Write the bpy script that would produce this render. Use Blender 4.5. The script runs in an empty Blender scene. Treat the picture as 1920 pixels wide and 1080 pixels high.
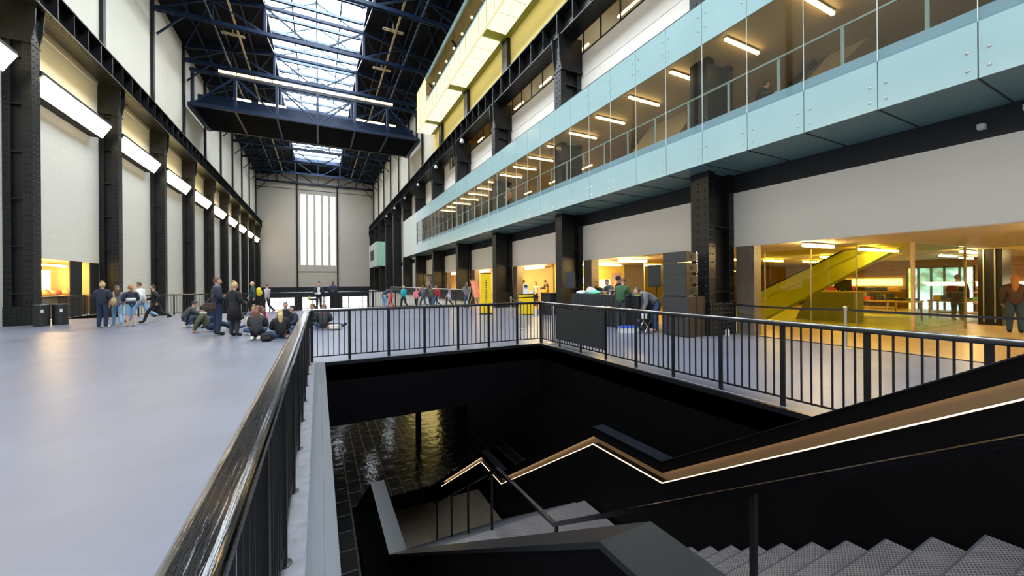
import bpy, math, random
import numpy as np
from mathutils import Vector, Matrix
random.seed(7)
S = bpy.context.scene
COL = S.collection
PI = math.pi

# ------------------------------------------------------------------ camera
cam_d = bpy.data.cameras.new('camera')
cam = bpy.data.objects.new('camera', cam_d); COL.objects.link(cam); S.camera = cam
F_PX, YAW, ROLL, HCAM = 718.9, math.radians(26.736), math.radians(.4307), 1.65
cam_d.sensor_width = 36.0; cam_d.sensor_fit = 'HORIZONTAL'
cam_d.lens = F_PX / 1920 * 36
cam_d.shift_y = -10.41 / 1920
cam_d.clip_start = .05; cam_d.clip_end = 400
cam.location = (0, 0, HCAM)
cam.rotation_euler = (Matrix.Rotation(-YAW, 4, 'Z') @ Matrix.Rotation(PI/2, 4, 'X') @ Matrix.Rotation(-ROLL, 4, 'Z')).to_euler()

# ------------------------------------------------------------------ view, world
vs = S.view_settings
vs.view_transform = 'Standard'; vs.look = 'None'; vs.gamma = 1.0; vs.use_curve_mapping = False
vs.exposure = 0.63
S.cycles.max_bounces = 8; S.cycles.diffuse_bounces = 4; S.cycles.glossy_bounces = 4
S.cycles.transparent_max_bounces = 16; S.cycles.transmission_bounces = 4
S.cycles.sample_clamp_indirect = 6.0
S.cycles.caustics_reflective = False; S.cycles.caustics_refractive = False
W = bpy.data.worlds.new('daylight'); S.world = W; W.use_nodes = True
bg = W.node_tree.nodes['Background']
bg.inputs[0].default_value = (.62, .78, 1.0, 1); bg.inputs[1].default_value = 1.0
SKY_POWER = 13.0        # brightness of the daylight behind the roof glazing
WIN_POWER = 1.15         # brightness of the daylight behind the end window

# ------------------------------------------------------------------ materials
def nodes(name):
    m = bpy.data.materials.new(name); m.use_nodes = True
    nt = m.node_tree; b = nt.nodes['Principled BSDF']
    return m, nt, b
def lnk(nt, a, b): nt.links.new(a, b)
def coords(nt, scale=(1,1,1), kind='Object'):
    t = nt.nodes.new('ShaderNodeTexCoord'); mp = nt.nodes.new('ShaderNodeMapping')
    mp.inputs['Scale'].default_value = scale
    lnk(nt, t.outputs[kind], mp.inputs[0]); return mp.outputs[0]
def mat(name, col, rough=.5, metal=0.0, noise=0.0, nscale=3.0, bump=0.0, bscale=40.0, spec=None, stretch=(1,1,1), coat=0.0):
    m, nt, b = nodes(name)
    b.inputs['Base Color'].default_value = (*col, 1); b.inputs['Roughness'].default_value = rough
    b.inputs['Metallic'].default_value = metal
    if spec is not None: b.inputs['Specular IOR Level'].default_value = spec
    if coat: b.inputs['Coat Weight'].default_value = coat; b.inputs['Coat Roughness'].default_value = .12
    c = None
    if noise or bump: c = coords(nt, stretch)
    if noise:
        n = nt.nodes.new('ShaderNodeTexNoise'); n.inputs['Scale'].default_value = nscale; n.inputs['Detail'].default_value = 5
        lnk(nt, c, n.inputs['Vector'])
        r = nt.nodes.new('ShaderNodeValToRGB')
        r.color_ramp.elements[0].position = .3; r.color_ramp.elements[1].position = .7
        r.color_ramp.elements[0].color = (*[max(0, x*(1-noise)) for x in col], 1)
        r.color_ramp.elements[1].color = (*[min(1, x*(1+noise)) for x in col], 1)
        lnk(nt, n.outputs['Fac'], r.inputs[0]); lnk(nt, r.outputs[0], b.inputs['Base Color'])
    if bump:
        n = nt.nodes.new('ShaderNodeTexNoise'); n.inputs['Scale'].default_value = bscale; n.inputs['Detail'].default_value = 4
        lnk(nt, c, n.inputs['Vector'])
        bp = nt.nodes.new('ShaderNodeBump'); bp.inputs['Strength'].default_value = bump; bp.inputs['Distance'].default_value = .02
        lnk(nt, n.outputs['Fac'], bp.inputs['Height']); lnk(nt, bp.outputs[0], b.inputs['Normal'])
    return m
def glow(name, col, power):
    m, nt, b = nodes(name)
    b.inputs['Base Color'].default_value = (.08, .08, .08, 1)
    b.inputs['Emission Color'].default_value = (*col, 1); b.inputs['Emission Strength'].default_value = power
    return m
def glass(name, tint, refl=.10, rough=.0):
    m = bpy.data.materials.new(name); m.use_nodes = True; nt = m.node_tree; nt.nodes.clear()
    o = nt.nodes.new('ShaderNodeOutputMaterial'); mix = nt.nodes.new('ShaderNodeMixShader')
    t = nt.nodes.new('ShaderNodeBsdfTransparent'); g = nt.nodes.new('ShaderNodeBsdfGlossy')
    t.inputs[0].default_value = (*tint, 1); g.inputs['Roughness'].default_value = rough
    fr = nt.nodes.new('ShaderNodeLayerWeight'); fr.inputs[0].default_value = .5
    pw = nt.nodes.new('ShaderNodeMath'); pw.operation = 'POWER'; pw.inputs[1].default_value = 5
    lnk(nt, fr.outputs['Facing'], pw.inputs[0])
    mu = nt.nodes.new('ShaderNodeMath'); mu.operation = 'MULTIPLY_ADD'; mu.inputs[1].default_value = refl * 9; mu.inputs[2].default_value = refl * .4
    lnk(nt, pw.outputs[0], mu.inputs[0]); mu.use_clamp = True
    lnk(nt, mu.outputs[0], mix.inputs[0]); lnk(nt, t.outputs[0], mix.inputs[1]); lnk(nt, g.outputs[0], mix.inputs[2])
    lnk(nt, mix.outputs[0], o.inputs[0]); return m
def brick(name, c1, c2, cm, bw, bh, mortar=.02, rough=.8, bump=.3, axis='Y', rnoise=0.0, spec=None, wav=0.0, off=.5):
    """tiles, bricks or boards laid on a plane seen along an axis"""
    m, nt, b = nodes(name)
    t = nt.nodes.new('ShaderNodeTexCoord'); sp = nt.nodes.new('ShaderNodeSeparateXYZ'); cb = nt.nodes.new('ShaderNodeCombineXYZ')
    lnk(nt, t.outputs['Object'], sp.inputs[0])
    u, v = {'X': ('Y','Z'), 'Y': ('X','Z'), 'Z': ('Y','X')}[axis]
    lnk(nt, sp.outputs[u], cb.inputs[0]); lnk(nt, sp.outputs[v], cb.inputs[1])
    br = nt.nodes.new('ShaderNodeTexBrick'); lnk(nt, cb.outputs[0], br.inputs['Vector'])
    br.inputs['Color1'].default_value = (*c1, 1); br.inputs['Color2'].default_value = (*c2, 1); br.inputs['Mortar'].default_value = (*cm, 1)
    br.inputs['Scale'].default_value = 1; br.inputs['Mortar Size'].default_value = mortar
    br.inputs['Brick Width'].default_value = bw; br.inputs['Row Height'].default_value = bh; br.offset = off
    lnk(nt, br.outputs['Color'], b.inputs['Base Color'])
    b.inputs['Roughness'].default_value = rough
    if spec is not None: b.inputs['Specular IOR Level'].default_value = spec
    bp = nt.nodes.new('ShaderNodeBump'); bp.inputs['Strength'].default_value = bump; bp.inputs['Distance'].default_value = .01; bp.invert = True
    lnk(nt, br.outputs['Fac'], bp.inputs['Height'])
    last = bp.outputs[0]
    if wav:
        n = nt.nodes.new('ShaderNodeTexNoise'); n.inputs['Scale'].default_value = 3.5; n.inputs['Detail'].default_value = 3
        lnk(nt, t.outputs['Object'], n.inputs['Vector'])
        b2 = nt.nodes.new('ShaderNodeBump'); b2.inputs['Strength'].default_value = wav; b2.inputs['Distance'].default_value = .05
        lnk(nt, n.outputs['Fac'], b2.inputs['Height']); lnk(nt, last, b2.inputs['Normal']); last = b2.outputs[0]
    if rnoise:
        n = nt.nodes.new('ShaderNodeTexNoise'); n.inputs['Scale'].default_value = 1.3; n.inputs['Detail'].default_value = 6
        lnk(nt, t.outputs['Object'], n.inputs['Vector'])
        mr = nt.nodes.new('ShaderNodeMapRange'); mr.inputs[3].default_value = max(.02, rough - rnoise); mr.inputs[4].default_value = rough + rnoise
        lnk(nt, n.outputs['Fac'], mr.inputs[0]); lnk(nt, mr.outputs[0], b.inputs['Roughness'])
    lnk(nt, last, b.inputs['Normal'])
    return m
def floor_mat(name, col, rough):
    m, nt, b = nodes(name)
    c = coords(nt)
    n = nt.nodes.new('ShaderNodeTexNoise'); n.inputs['Scale'].default_value = .45; n.inputs['Detail'].default_value = 8; n.inputs['Roughness'].default_value = .62
    lnk(nt, c, n.inputs['Vector'])
    r = nt.nodes.new('ShaderNodeValToRGB'); r.color_ramp.elements[0].position = .32; r.color_ramp.elements[1].position = .72
    r.color_ramp.elements[0].color = (*[x*.84 for x in col], 1); r.color_ramp.elements[1].color = (*[x*1.14 for x in col], 1)
    lnk(nt, n.outputs['Fac'], r.inputs[0]); lnk(nt, r.outputs[0], b.inputs['Base Color'])
    mr = nt.nodes.new('ShaderNodeMapRange'); mr.inputs[3].default_value = rough - .02; mr.inputs[4].default_value = rough + .12
    n2 = nt.nodes.new('ShaderNodeTexNoise'); n2.inputs['Scale'].default_value = 1.6; n2.inputs['Detail'].default_value = 6
    c2 = coords(nt, (1, .35, 1)); lnk(nt, c2, n2.inputs['Vector'])
    lnk(nt, n2.outputs['Fac'], mr.inputs[0]); lnk(nt, mr.outputs[0], b.inputs['Roughness'])
    b.inputs['Specular IOR Level'].default_value = .95
    return m
def mesh_tread(name, col):
    """expanded steel: a net of small diamonds"""
    m, nt, b = nodes(name)
    t = nt.nodes.new('ShaderNodeTexCoord'); sp = nt.nodes.new('ShaderNodeSeparateXYZ'); lnk(nt, t.outputs['Object'], sp.inputs[0])
    outs = []
    for sgn in (1, -1):
        a = nt.nodes.new('ShaderNodeMath'); a.operation = 'MULTIPLY_ADD'; a.inputs[1].default_value = 2.1*sgn
        lnk(nt, sp.outputs['Y'], a.inputs[0]); lnk(nt, sp.outputs['X'], a.inputs[2])
        k = nt.nodes.new('ShaderNodeMath'); k.operation = 'MULTIPLY'; k.inputs[1].default_value = 2*PI/.052
        lnk(nt, a.outputs[0], k.inputs[0])
        s = nt.nodes.new('ShaderNodeMath'); s.operation = 'COSINE'; lnk(nt, k.outputs[0], s.inputs[0]); outs.append(s.outputs[0])
    mx = nt.nodes.new('ShaderNodeMath'); mx.operation = 'MAXIMUM'; lnk(nt, outs[0], mx.inputs[0]); lnk(nt, outs[1], mx.inputs[1])
    r = nt.nodes.new('ShaderNodeValToRGB'); r.color_ramp.elements[0].position = .45; r.color_ramp.elements[1].position = .7
    r.color_ramp.elements[0].color = (*[x*.25 for x in col], 1); r.color_ramp.elements[1].color = (*col, 1)
    mr = nt.nodes.new('ShaderNodeMapRange'); mr.inputs[1].default_value = -1; lnk(nt, mx.outputs[0], mr.inputs[0])
    lnk(nt, mr.outputs[0], r.inputs[0]); lnk(nt, r.outputs[0], b.inputs['Base Color'])
    bp = nt.nodes.new('ShaderNodeBump'); bp.inputs['Strength'].default_value = .6; bp.inputs['Distance'].default_value = .006
    lnk(nt, mr.outputs[0], bp.inputs['Height']); lnk(nt, bp.outputs[0], b.inputs['Normal'])
    b.inputs['Roughness'].default_value = .38; b.inputs['Metallic'].default_value = .35
    return m

M = {}
M['steel'] = mat('black_steel_paint', (.009, .009, .010), .38, noise=.35, nscale=1.6, bump=.04, bscale=14, spec=.38)
M['truss'] = mat('blue_black_truss_paint', (.007, .020, .055), .42, noise=.2, nscale=2, spec=.3)
M['roof'] = mat('dark_roof_deck', (.0045, .006, .010), .7, noise=.3, nscale=.8, spec=.12)
M['rail'] = mat('gloss_black_rail', (.006, .006, .008), .12, noise=.2, nscale=3, bump=.16, bscale=70, stretch=(.05, 1, 1), coat=.8)
M['bar'] = mat('satin_black_bar', (.008, .008, .01), .35)
M['pit'] = mat('matt_black_panel', (.0018, .0018, .0026), .55, noise=.25, nscale=1.2, spec=.1)
M['cap'] = mat('grey_painted_steel_cap', (.007, .009, .013), .30, noise=.2, nscale=3)
M['alu'] = mat('brushed_aluminium_strip', (.045, .05, .062), .42, metal=.3, noise=.12, nscale=9, stretch=(1, .05, 1))
M['kerb'] = mat('worn_pale_concrete_kerb', (.20, .20, .24), .7, noise=.2, nscale=9, bump=.08)
M['floor'] = floor_mat('polished_grey_concrete_floor', (.152, .160, .215), .315)
M['floor_in'] = floor_mat('warm_timber_shop_floor', (.50, .35, .18), .315)
M['tile'] = brick('black_wet_floor_tiles', (.009, .009, .010), (.014, .014, .015), (.05, .05, .05), .62, .31, .014, .12, .6, 'Z', .06, .6, .30)
M['wallL'] = brick('white_painted_brick_wall', (.70, .68, .62), (.72, .70, .64), (.66, .64, .58), .9, .30, .012, .75, .25, 'X')
M['panel'] = mat('off_white_wall_panel', (.83, .80, .76), .6, noise=.02, nscale=.4)
M['panelU'] = mat('cream_upper_wall_panel', (.70, .67, .58), .6, noise=.03, nscale=.5)
M['endwall'] = brick('cream_boarded_end_wall', (.56, .515, .465), (.57, .525, .475), (.48, .45, .41), 8.0, .55, .012, .7, .2, 'Y')
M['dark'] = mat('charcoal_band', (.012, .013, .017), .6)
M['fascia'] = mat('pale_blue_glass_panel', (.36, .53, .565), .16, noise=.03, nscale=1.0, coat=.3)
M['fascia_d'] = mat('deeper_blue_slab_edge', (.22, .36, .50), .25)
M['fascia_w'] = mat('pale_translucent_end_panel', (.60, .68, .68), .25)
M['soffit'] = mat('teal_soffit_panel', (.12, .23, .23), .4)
M['green'] = mat('pale_green_glass_box', (.42, .72, .60), .3)
M['glass'] = glass('clear_gallery_glass', (.95, .97, .94), .07)
M['glass_y'] = glass('yellow_tinted_shop_glass', (.90, .86, .38), .10)
M['glass_c'] = glass('blue_tinted_door_glass', (.82, .92, .88), .10)
M['int_ceil'] = mat('tan_gallery_ceiling', (.50, .40, .25), .6)
M['int_wall'] = mat('tan_gallery_wall', (.50, .38, .22), .6, noise=.1, nscale=.5)
M['ochre'] = mat('ochre_lobby_wall', (.62, .46, .10), .6, noise=.06, nscale=.7)
M['orange'] = mat('orange_lit_lobby_wall', (.70, .45, .20), .6, noise=.08, nscale=.7)
M['brickb'] = brick('brown_shop_brick', (.32, .19, .09), (.26, .15, .07), (.18, .11, .06), .24, .08, .012, .8, .4, 'X')
M['yellow'] = mat('bright_yellow_paint', (.92, .63, .0), .4)
M['ywall'] = mat('yellow_upper_wall', (.95, .80, .28), .6)  # yellow glow of the light box put into the upper wall colour
M['lime'] = mat('lime_escalator_side', (.38, .42, .06), .35)
M['white'] = mat('white_plastic', (.75, .75, .76), .4)
M['grey'] = mat('mid_grey_plastic', (.25, .25, .27), .5)
M['black'] = mat('black_plastic', (.014, .014, .016), .5)
M['cloth'] = mat('black_drape_cloth', (.014, .015, .018), .85, bump=.1, bscale=60)
M['chrome'] = mat('brushed_steel_post', (.60, .58, .55), .28, metal=.9)
M['timber'] = mat('pale_timber', (.55, .38, .2), .6, noise=.2, nscale=6)
M['tread'] = mesh_tread('expanded_steel_tread', (.15, .135, .142))
M['landing'] = mat('brown_rubber_landing', (.16, .13, .10), .5, noise=.15, nscale=4)
M['recess'] = mat('bronze_handrail_recess', (.34, .25, .16), .4, metal=.3)
M['sky'] = glow('bright_daylight_glazing', (.84, .94, 1.0), SKY_POWER)
M['win'] = glow('daylit_window_glass', (.93, .96, 1.0), WIN_POWER)
M['door_glow'] = glow('daylit_door_glass', (.95, .97, 1.0), 2.2)
M['lamp'] = glow('warm_white_lamp', (1.0, .66, .27), 7.0)
M['wlight'] = glow('warm_white_wall_diffuser', (1.0, .82, .55), 8.0)
M['ybox'] = glow('glowing_cream_panel', (1.0, .90, .50), .58)
M['ybox2'] = glow('glowing_cream_soffit', (1.0, .95, .64), .84)
M['lbar'] = mat('lantern_glazing_bar_paint', (.03, .055, .09), .5)
M['lamp2'] = glow('bright_lobby_lamp', (1.0, .70, .28), 60.0)
M['lampb'] = glow('cool_lower_level_lamp', (.85, .92, 1.0), 2.6)
M['uplamp'] = glow('amber_uplight', (1.0, .74, .25), 7.0)
M['railgrey'] = mat('grey_green_rail_paint', (.20, .25, .25), .4)
M['fin'] = mat('pale_glass_edge', (.75, .80, .78), .3)
M['seam'] = mat('olive_panel_seam', (.30, .27, .07), .5)
M['led'] = glow('warm_led_line', (1.0, .72, .46), 1.7)
M['spot'] = glow('small_halogen_lamp', (1.0, .72, .4), 14.0)
M['cafe_glow'] = glow('bright_cafe_sign', (1.0, .80, .42), 6.0)
M['screen'] = glow('blue_white_screen', (.75, .9, 1.0), 1.6)

# ------------------------------------------------------------------ mesh builder and tags
class MB:
    def __init__(s): s.v = []; s.f = []; s.m = []
    def face(s, pts, m=0):
        i = len(s.v); s.v += [tuple(p) for p in pts]; s.f.append(tuple(range(i, i+len(pts)))); s.m.append(m); return s
    def box(s, x0, x1, y0, y1, z0, z1, m=0):
        if x0 > x1: x0, x1 = x1, x0
        if y0 > y1: y0, y1 = y1, y0
        if z0 > z1: z0, z1 = z1, z0
        i = len(s.v)
        s.v += [(x0,y0,z0),(x1,y0,z0),(x1,y1,z0),(x0,y1,z0),(x0,y0,z1),(x1,y0,z1),(x1,y1,z1),(x0,y1,z1)]
        for q in ((3,2,1,0),(4,5,6,7),(0,1,5,4),(1,2,6,5),(2,3,7,6),(3,0,4,7)): s.f.append(tuple(i+k for k in q)); s.m.append(m)
        return s
    def bar(s, p, q, w, h, m=0, up=(0,0,1)):
        p = Vector(p); q = Vector(q); d = (q-p).normalized(); u = Vector(up)
        if abs(d.dot(u)) > .98: u = Vector((0,1,0))
        a = d.cross(u).normalized(); b = a.cross(d).normalized(); i = len(s.v)
        for c in (p, q):
            for sa, sb in ((-1,-1),(1,-1),(1,1),(-1,1)): s.v.append(tuple(c + a*sa*w/2 + b*sb*h/2))
        for k in ((0,1,2,3),(7,6,5,4),(0,4,5,1),(1,5,6,2),(2,6,7,3),(3,7,4,0)): s.f.append(tuple(i+j for j in k)); s.m.append(m)
        return s
    def prism(s, poly, axis, a, b, m=0):
        """poly: 2-d outline; axis X -> (y,z), Y -> (x,z), Z -> (x,y)"""
        def P(u, v, t): return {'X': (t,u,v), 'Y': (u,t,v), 'Z': (u,v,t)}[axis]
        i = len(s.v); n = len(poly)
        s.v += [P(u, v, a) for u, v in poly] + [P(u, v, b) for u, v in poly]
        s.f.append(tuple(range(i, i+n))[::-1]); s.m.append(m); s.f.append(tuple(range(i+n, i+2*n))); s.m.append(m)
        for k in range(n): s.f.append((i+k, i+(k+1) % n, i+n+(k+1) % n, i+n+k)); s.m.append(m)
        return s
    def tube(s, pts, r, n=8, m=0, rr=None):
        pts = [Vector(p) for p in pts]; rings = []
        for k, p in enumerate(pts):
            d = (pts[min(k+1, len(pts)-1)] - pts[max(k-1, 0)]).normalized()
            u = Vector((0,0,1)) if abs(d.z) < .95 else Vector((1,0,0))
            a = d.cross(u).normalized(); b = a.cross(d); R = rr[k] if rr else r
            i = len(s.v); rings.append(i)
            s.v += [tuple(p + a*math.cos(t*2*PI/n)*R + b*math.sin(t*2*PI/n)*R) for t in range(n)]
        for k in range(len(pts)-1):
            for t in range(n):
                s.f.append((rings[k]+t, rings[k]+(t+1) % n, rings[k+1]+(t+1) % n, rings[k+1]+t)); s.m.append(m)
        s.f.append(tuple(rings[0]+t for t in range(n))[::-1]); s.m.append(m)
        s.f.append(tuple(rings[-1]+t for t in range(n))); s.m.append(m)
        return s
    def lathe(s, c, prof, n=16, m=0, sx=1, sy=1):
        """prof: (r, z) from bottom to top around the z axis through c"""
        rings = []
        for r, z in prof:
            i = len(s.v); rings.append(i)
            s.v += [(c[0]+sx*r*math.cos(t*2*PI/n), c[1]+sy*r*math.sin(t*2*PI/n), c[2]+z) for t in range(n)]
        for k in range(len(prof)-1):
            for t in range(n):
                s.f.append((rings[k]+t, rings[k]+(t+1) % n, rings[k+1]+(t+1) % n, rings[k+1]+t)); s.m.append(m)
        s.f.append(tuple(rings[0]+t for t in range(n))[::-1]); s.m.append(m)
        s.f.append(tuple(rings[-1]+t for t in range(n))); s.m.append(m)
        return s
    def ball(s, c, rx, ry, rz, n=10, k=7, m=0, shape=None):
        i0 = len(s.v)
        for a in range(k+1):
            th = PI*a/k
            for b in range(n):
                ph = 2*PI*b/n
                x, y, z = math.sin(th)*math.cos(ph), math.sin(th)*math.sin(ph), math.cos(th)
                if shape: x, y, z = shape(x, y, z)
                s.v.append((c[0]+x*rx, c[1]+y*ry, c[2]+z*rz))
        for a in range(k):
            for b in range(n):
                s.f.append((i0+a*n+b, i0+(a+1)*n+b, i0+(a+1)*n+(b+1) % n, i0+a*n+(b+1) % n)); s.m.append(m)
        return s
    def rivet(s, c, d, r=.034, h=.024, m=0):
        c = Vector(c); d = Vector(d); u = Vector((0,0,1)) if abs(d.z) < .9 else Vector((1,0,0))
        a = d.cross(u).normalized(); b = a.cross(d); i = len(s.v); n = 6
        s.v += [tuple(c + a*math.cos(t*PI/3)*r + b*math.sin(t*PI/3)*r) for t in range(n)]
        s.v += [tuple(c + d*h + a*math.cos(t*PI/3)*r*.55 + b*math.sin(t*PI/3)*r*.55) for t in range(n)]
        for t in range(n): s.f.append((i+t, i+(t+1) % n, i+n+(t+1) % n, i+n+t)); s.m.append(m)
        s.f.append(tuple(range(i+n, i+2*n))); s.m.append(m)
        return s
    def build(s, name, mats, parent=None, off=(0,0,0), smooth=False, bevel=0):
        me = bpy.data.meshes.new(name)
        o_ = Vector(off)
        me.from_pydata([tuple(Vector(p)-o_) for p in s.v], [], s.f)
        if not isinstance(mats, (list, tuple)): mats = [mats]
        for mm in mats: me.materials.append(M[mm] if isinstance(mm, str) else mm)
        if any(s.m): me.polygons.foreach_set('material_index', s.m)
        if smooth: me.polygons.foreach_set('use_smooth', [True]*len(me.polygons))
        me.update()
        o = bpy.data.objects.new(name, me); COL.objects.link(o)
        if parent is not None: o.parent = parent
        else: o.location = off
        if bevel:
            bv = o.modifiers.new('bevel', 'BEVEL'); bv.width = bevel; bv.segments = 2; bv.limit_method = 'ANGLE'
        return o
def tag(o, label=None, cat=None, group=None, kind=None):
    if label: o['label'] = label
    if cat: o['category'] = cat
    if group: o['group'] = group
    if kind: o['kind'] = kind
    return o
def thing(name, label, cat, loc=(0,0,0), rz=0, group=None):
    o = bpy.data.objects.new(name, None); COL.objects.link(o); o.location = loc; o.rotation_euler = (0,0,rz)
    o.empty_display_size = .2
    return tag(o, label, cat, group)
def dup(root, loc, rz=None, label=None, group=None):
    """a copy of a thing with copies of its parts and sub-parts (mesh data shared)"""
    r = root.copy(); COL.objects.link(r); r.location = loc
    if rz is not None: r.rotation_euler = (0,0,rz)
    if label: r['label'] = label
    if group: r['group'] = group
    def kids(src, dst):
        for ch in list(src.children):
            c = ch.copy(); COL.objects.link(c); c.parent = dst; kids(ch, c)
    kids(root, r)
    return r
def struct(name, mb, mats, label, cat, **k):
    o = mb.build(name, mats, **k); return tag(o, label, cat, kind='structure')
ORD = ['first','second','third','fourth','fifth','sixth','seventh','eighth','ninth','tenth','eleventh','twelfth','thirteenth','fourteenth','fifteenth','sixteenth','seventeenth','eighteenth','nineteenth','twentieth','twenty-first','twenty-second','twenty-third','twenty-fourth','twenty-fifth']
# ================================================================== THE SETTING
YE = 94.6; ZL = -3.5
WX0, WX1, WY0, WY1 = .10, 5.35, .42, 8.9        # stair well in the floor
b = MB()
b.box(-11.57, WX0, -30, 27, -.4, 0).box(WX0, WX1, WY1, 27, -.4, 0).box(WX1, 11.7, -30, 27, -.4, 0).box(.67, WX1, -30, WY0, -.4, 0).box(WX0, .67, -30, -1.2, -.4, 0)
struct('floor', b, 'floor', 'polished blue grey concrete floor of the bridge around the stair well', 'floor')
b = MB()
b.box(-11.57, .65, -6, 27, ZL-.03, ZL).box(4.95, WX1, -6, 27, ZL-.03, ZL).box(-11.57, 11.7, 27, YE, ZL-.03, ZL)
b.prism([(.65, 9.6), (2.6, 9.7), (4.4, 10.95), (4.95, 10.95), (4.95, 27), (.65, 27)], 'Z', ZL-.03, ZL)
struct('floor', b, 'tile', 'black shiny tiled floor on the level below the stair well', 'floor')
struct('floor', MB().box(11.7, 34, -14, 20, -.3, 0).box(11.7, 20, 20, 60, -.3, 0), 'floor_in', 'warm lit lobby and shop floor behind the right hand columns', 'floor')
b = MB()
b.box(WX0-.1, WX1+.3, WY1, WY1+.4, -1.35, -.002)
struct('wall_stair_far', b, 'pit', 'black downstand panel along the far edge of the stair well', 'wall')
struct('wall_stair_right', MB().box(WX1, WX1+.3, -6, WY1-.001, -8.6, -.002).box(WX1, WX1+.3, WY1+.4, 15, ZL, -.401).box(WX1, WX1+.3, WY1, WY1+.4, ZL, -1.351), 'pit', 'black panel wall down the right side of the stair well', 'wall')
struct('wall_stair_left', MB().box(-.2, WX0, -6, WY1-.001, -8.6, -.401), 'pit', 'black wall down the left side of the stair well', 'wall')
struct('wall_stair_near', MB().box(WX0, WX1, -1.6, -1.2, -8.6, -.401), 'pit', 'black wall under the near edge of the stair well', 'wall')
struct('floor', MB().box(WX0, WX1, -1, 30, -8.9, -8.6).box(-.2, WX0, 8.9, 30, -8.9, ZL-.3).box(WX1, WX1+.3, 8.9, 30, -8.9, ZL-.3).box(-.2, WX1+.3, 29.8, 30, -8.9, ZL-.3), 'pit', 'dark floor at the very bottom of the stairs', 'floor')
struct('trim_1', MB().box(-.30, -.085, -2, 9.0, 0, .012), 'kerb', 'worn pale concrete kerb under the left railing', 'kerb')
struct('trim_2', MB().box(-.08, .02, -2, 8.86, 0, .03).box(.022, .10, -2, 8.86, 0, .028), 'alu', 'ribbed aluminium strip along the left edge of the stair well', 'edge strip')
struct('trim_3', MB().box(.10, WX1, WY1-.03, WY1+.02, -.06, .012).box(WX1-.07, WX1+.0, -2, WY1-.03, -.06, .012), 'cap', 'thin grey steel edge along the far and right sides of the well', 'edge strip')

# left wall, with the cafe hatch in the first bay
b = MB()
b.box(-11.87, -11.57, -30, 24.3, ZL, 13.4).box(-11.87, -11.57, 31.2, YE, ZL, 13.4)
b.box(-11.87, -11.57, 24.3, 31.2, 2.96, 13.4).box(-11.87, -11.57, 24.3, 31.2, ZL, 0)
struct('wall_left', b, 'wallL', 'white painted brick wall between the left black columns', 'wall')
struct('wall_left', MB().box(-11.87, -11.55, -30, YE, 13.4, 26), 'panelU', 'cream upper wall above the left crane girder', 'wall')
# right wall: white band, dark band, middle panels, strip window, upper wall
struct('wall_right', MB().box(11.65, 11.95, -30, YE, 2.71, 4.39), 'panel', 'smooth white wall band over the right hand openings', 'wall')
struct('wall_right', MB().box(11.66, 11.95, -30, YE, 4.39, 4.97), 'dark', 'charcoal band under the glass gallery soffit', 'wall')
b = MB().box(11.65, 11.95, -30, 52, 9.6, 11.67).box(11.65, 11.95, -30, 52, 11.70, 12.82).box(11.70, 11.95, -30, 52, 11.66, 11.71)
b.box(11.65, 11.95, 52, YE, 4.97, 14.8).box(11.65, 11.95, 37, 52, 12.82, 14.8)
struct('wall_right', b, 'panel', 'pale wall panels between the glass gallery and the strip window', 'wall')
struct('wall_right', MB().box(11.65, 11.95, 42.4, YE, 14.8, 26), 'panelU', 'cream upper wall above the right crane girder', 'wall')
struct('wall_right', MB().box(11.65, 11.95, -30, 42.4, 14.8, 26), 'ywall', 'upper wall under and behind the glowing box, coloured with its yellow glow', 'wall')
struct('wall_right', MB().box(11.65, 11.95, 52, YE, ZL, 2.71).box(11.65, 11.95, 27, 52, ZL, -.3), 'panel', 'pale lower right wall far down the hall', 'wall')
struct('trim_5', MB().box(10.15, 10.4, 28.5, 92, ZL, .22), 'panel', 'bright white dwarf wall in the lower hall beyond the far railing', 'wall')
# end wall with a tall window of five slits, and glazed doors at its foot
sl = [-3.45 + 1.46*k for k in range(5)]; sw = 1.02
b = MB().box(-11.6, -4.4, YE, YE+.4, 1.0, 26).box(4.0, 11.7, YE, YE+.4, 1.0, 26).box(-4.4, 4.0, YE, YE+.4, 1.0, 5.75).box(-4.4, 4.0, YE, YE+.4, 21.2, 26)
xs = [-4.4] + [x for s_ in sl for x in (s_, s_+sw)] + [4.0]
for k in range(0, len(xs), 2): b.box(xs[k], xs[k+1], YE, YE+.4, 5.75, 21.2)
struct('wall_end', b, 'endwall', 'cream boarded end wall of the hall', 'wall')
w = tag(MB().box(-4.1, 3.75, YE+.34, YE+.36, 5.7, 21.3).build('window_1', 'win'), 'tall end window of five bright vertical slits', 'window', kind='structure')
b = MB()
for s_ in sl:
    for j in range(22): b.box(s_, s_+sw, YE+.28, YE+.33, 5.75 + j*.70, 5.79 + j*.70)
    b.box(s_+.5, s_+.53, YE+.28, YE+.33, 5.75, 21.2)
b.build('window_frame', 'grey', w)
b = MB().box(-11.6, 11.7, YE, YE+.3, -1.25, 1.0).box(-11.6, -10, YE, YE+.3, ZL, -1.25).box(-4.7, -3.2, YE, YE+.3, ZL, -1.25).box(2.2, 4.7, YE, YE+.3, ZL, -1.25).box(10, 11.7, YE, YE+.3, ZL, -1.25)
struct('wall_end', b, 'dark', 'dark panelled foot of the end wall with three glazed openings', 'wall')
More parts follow.
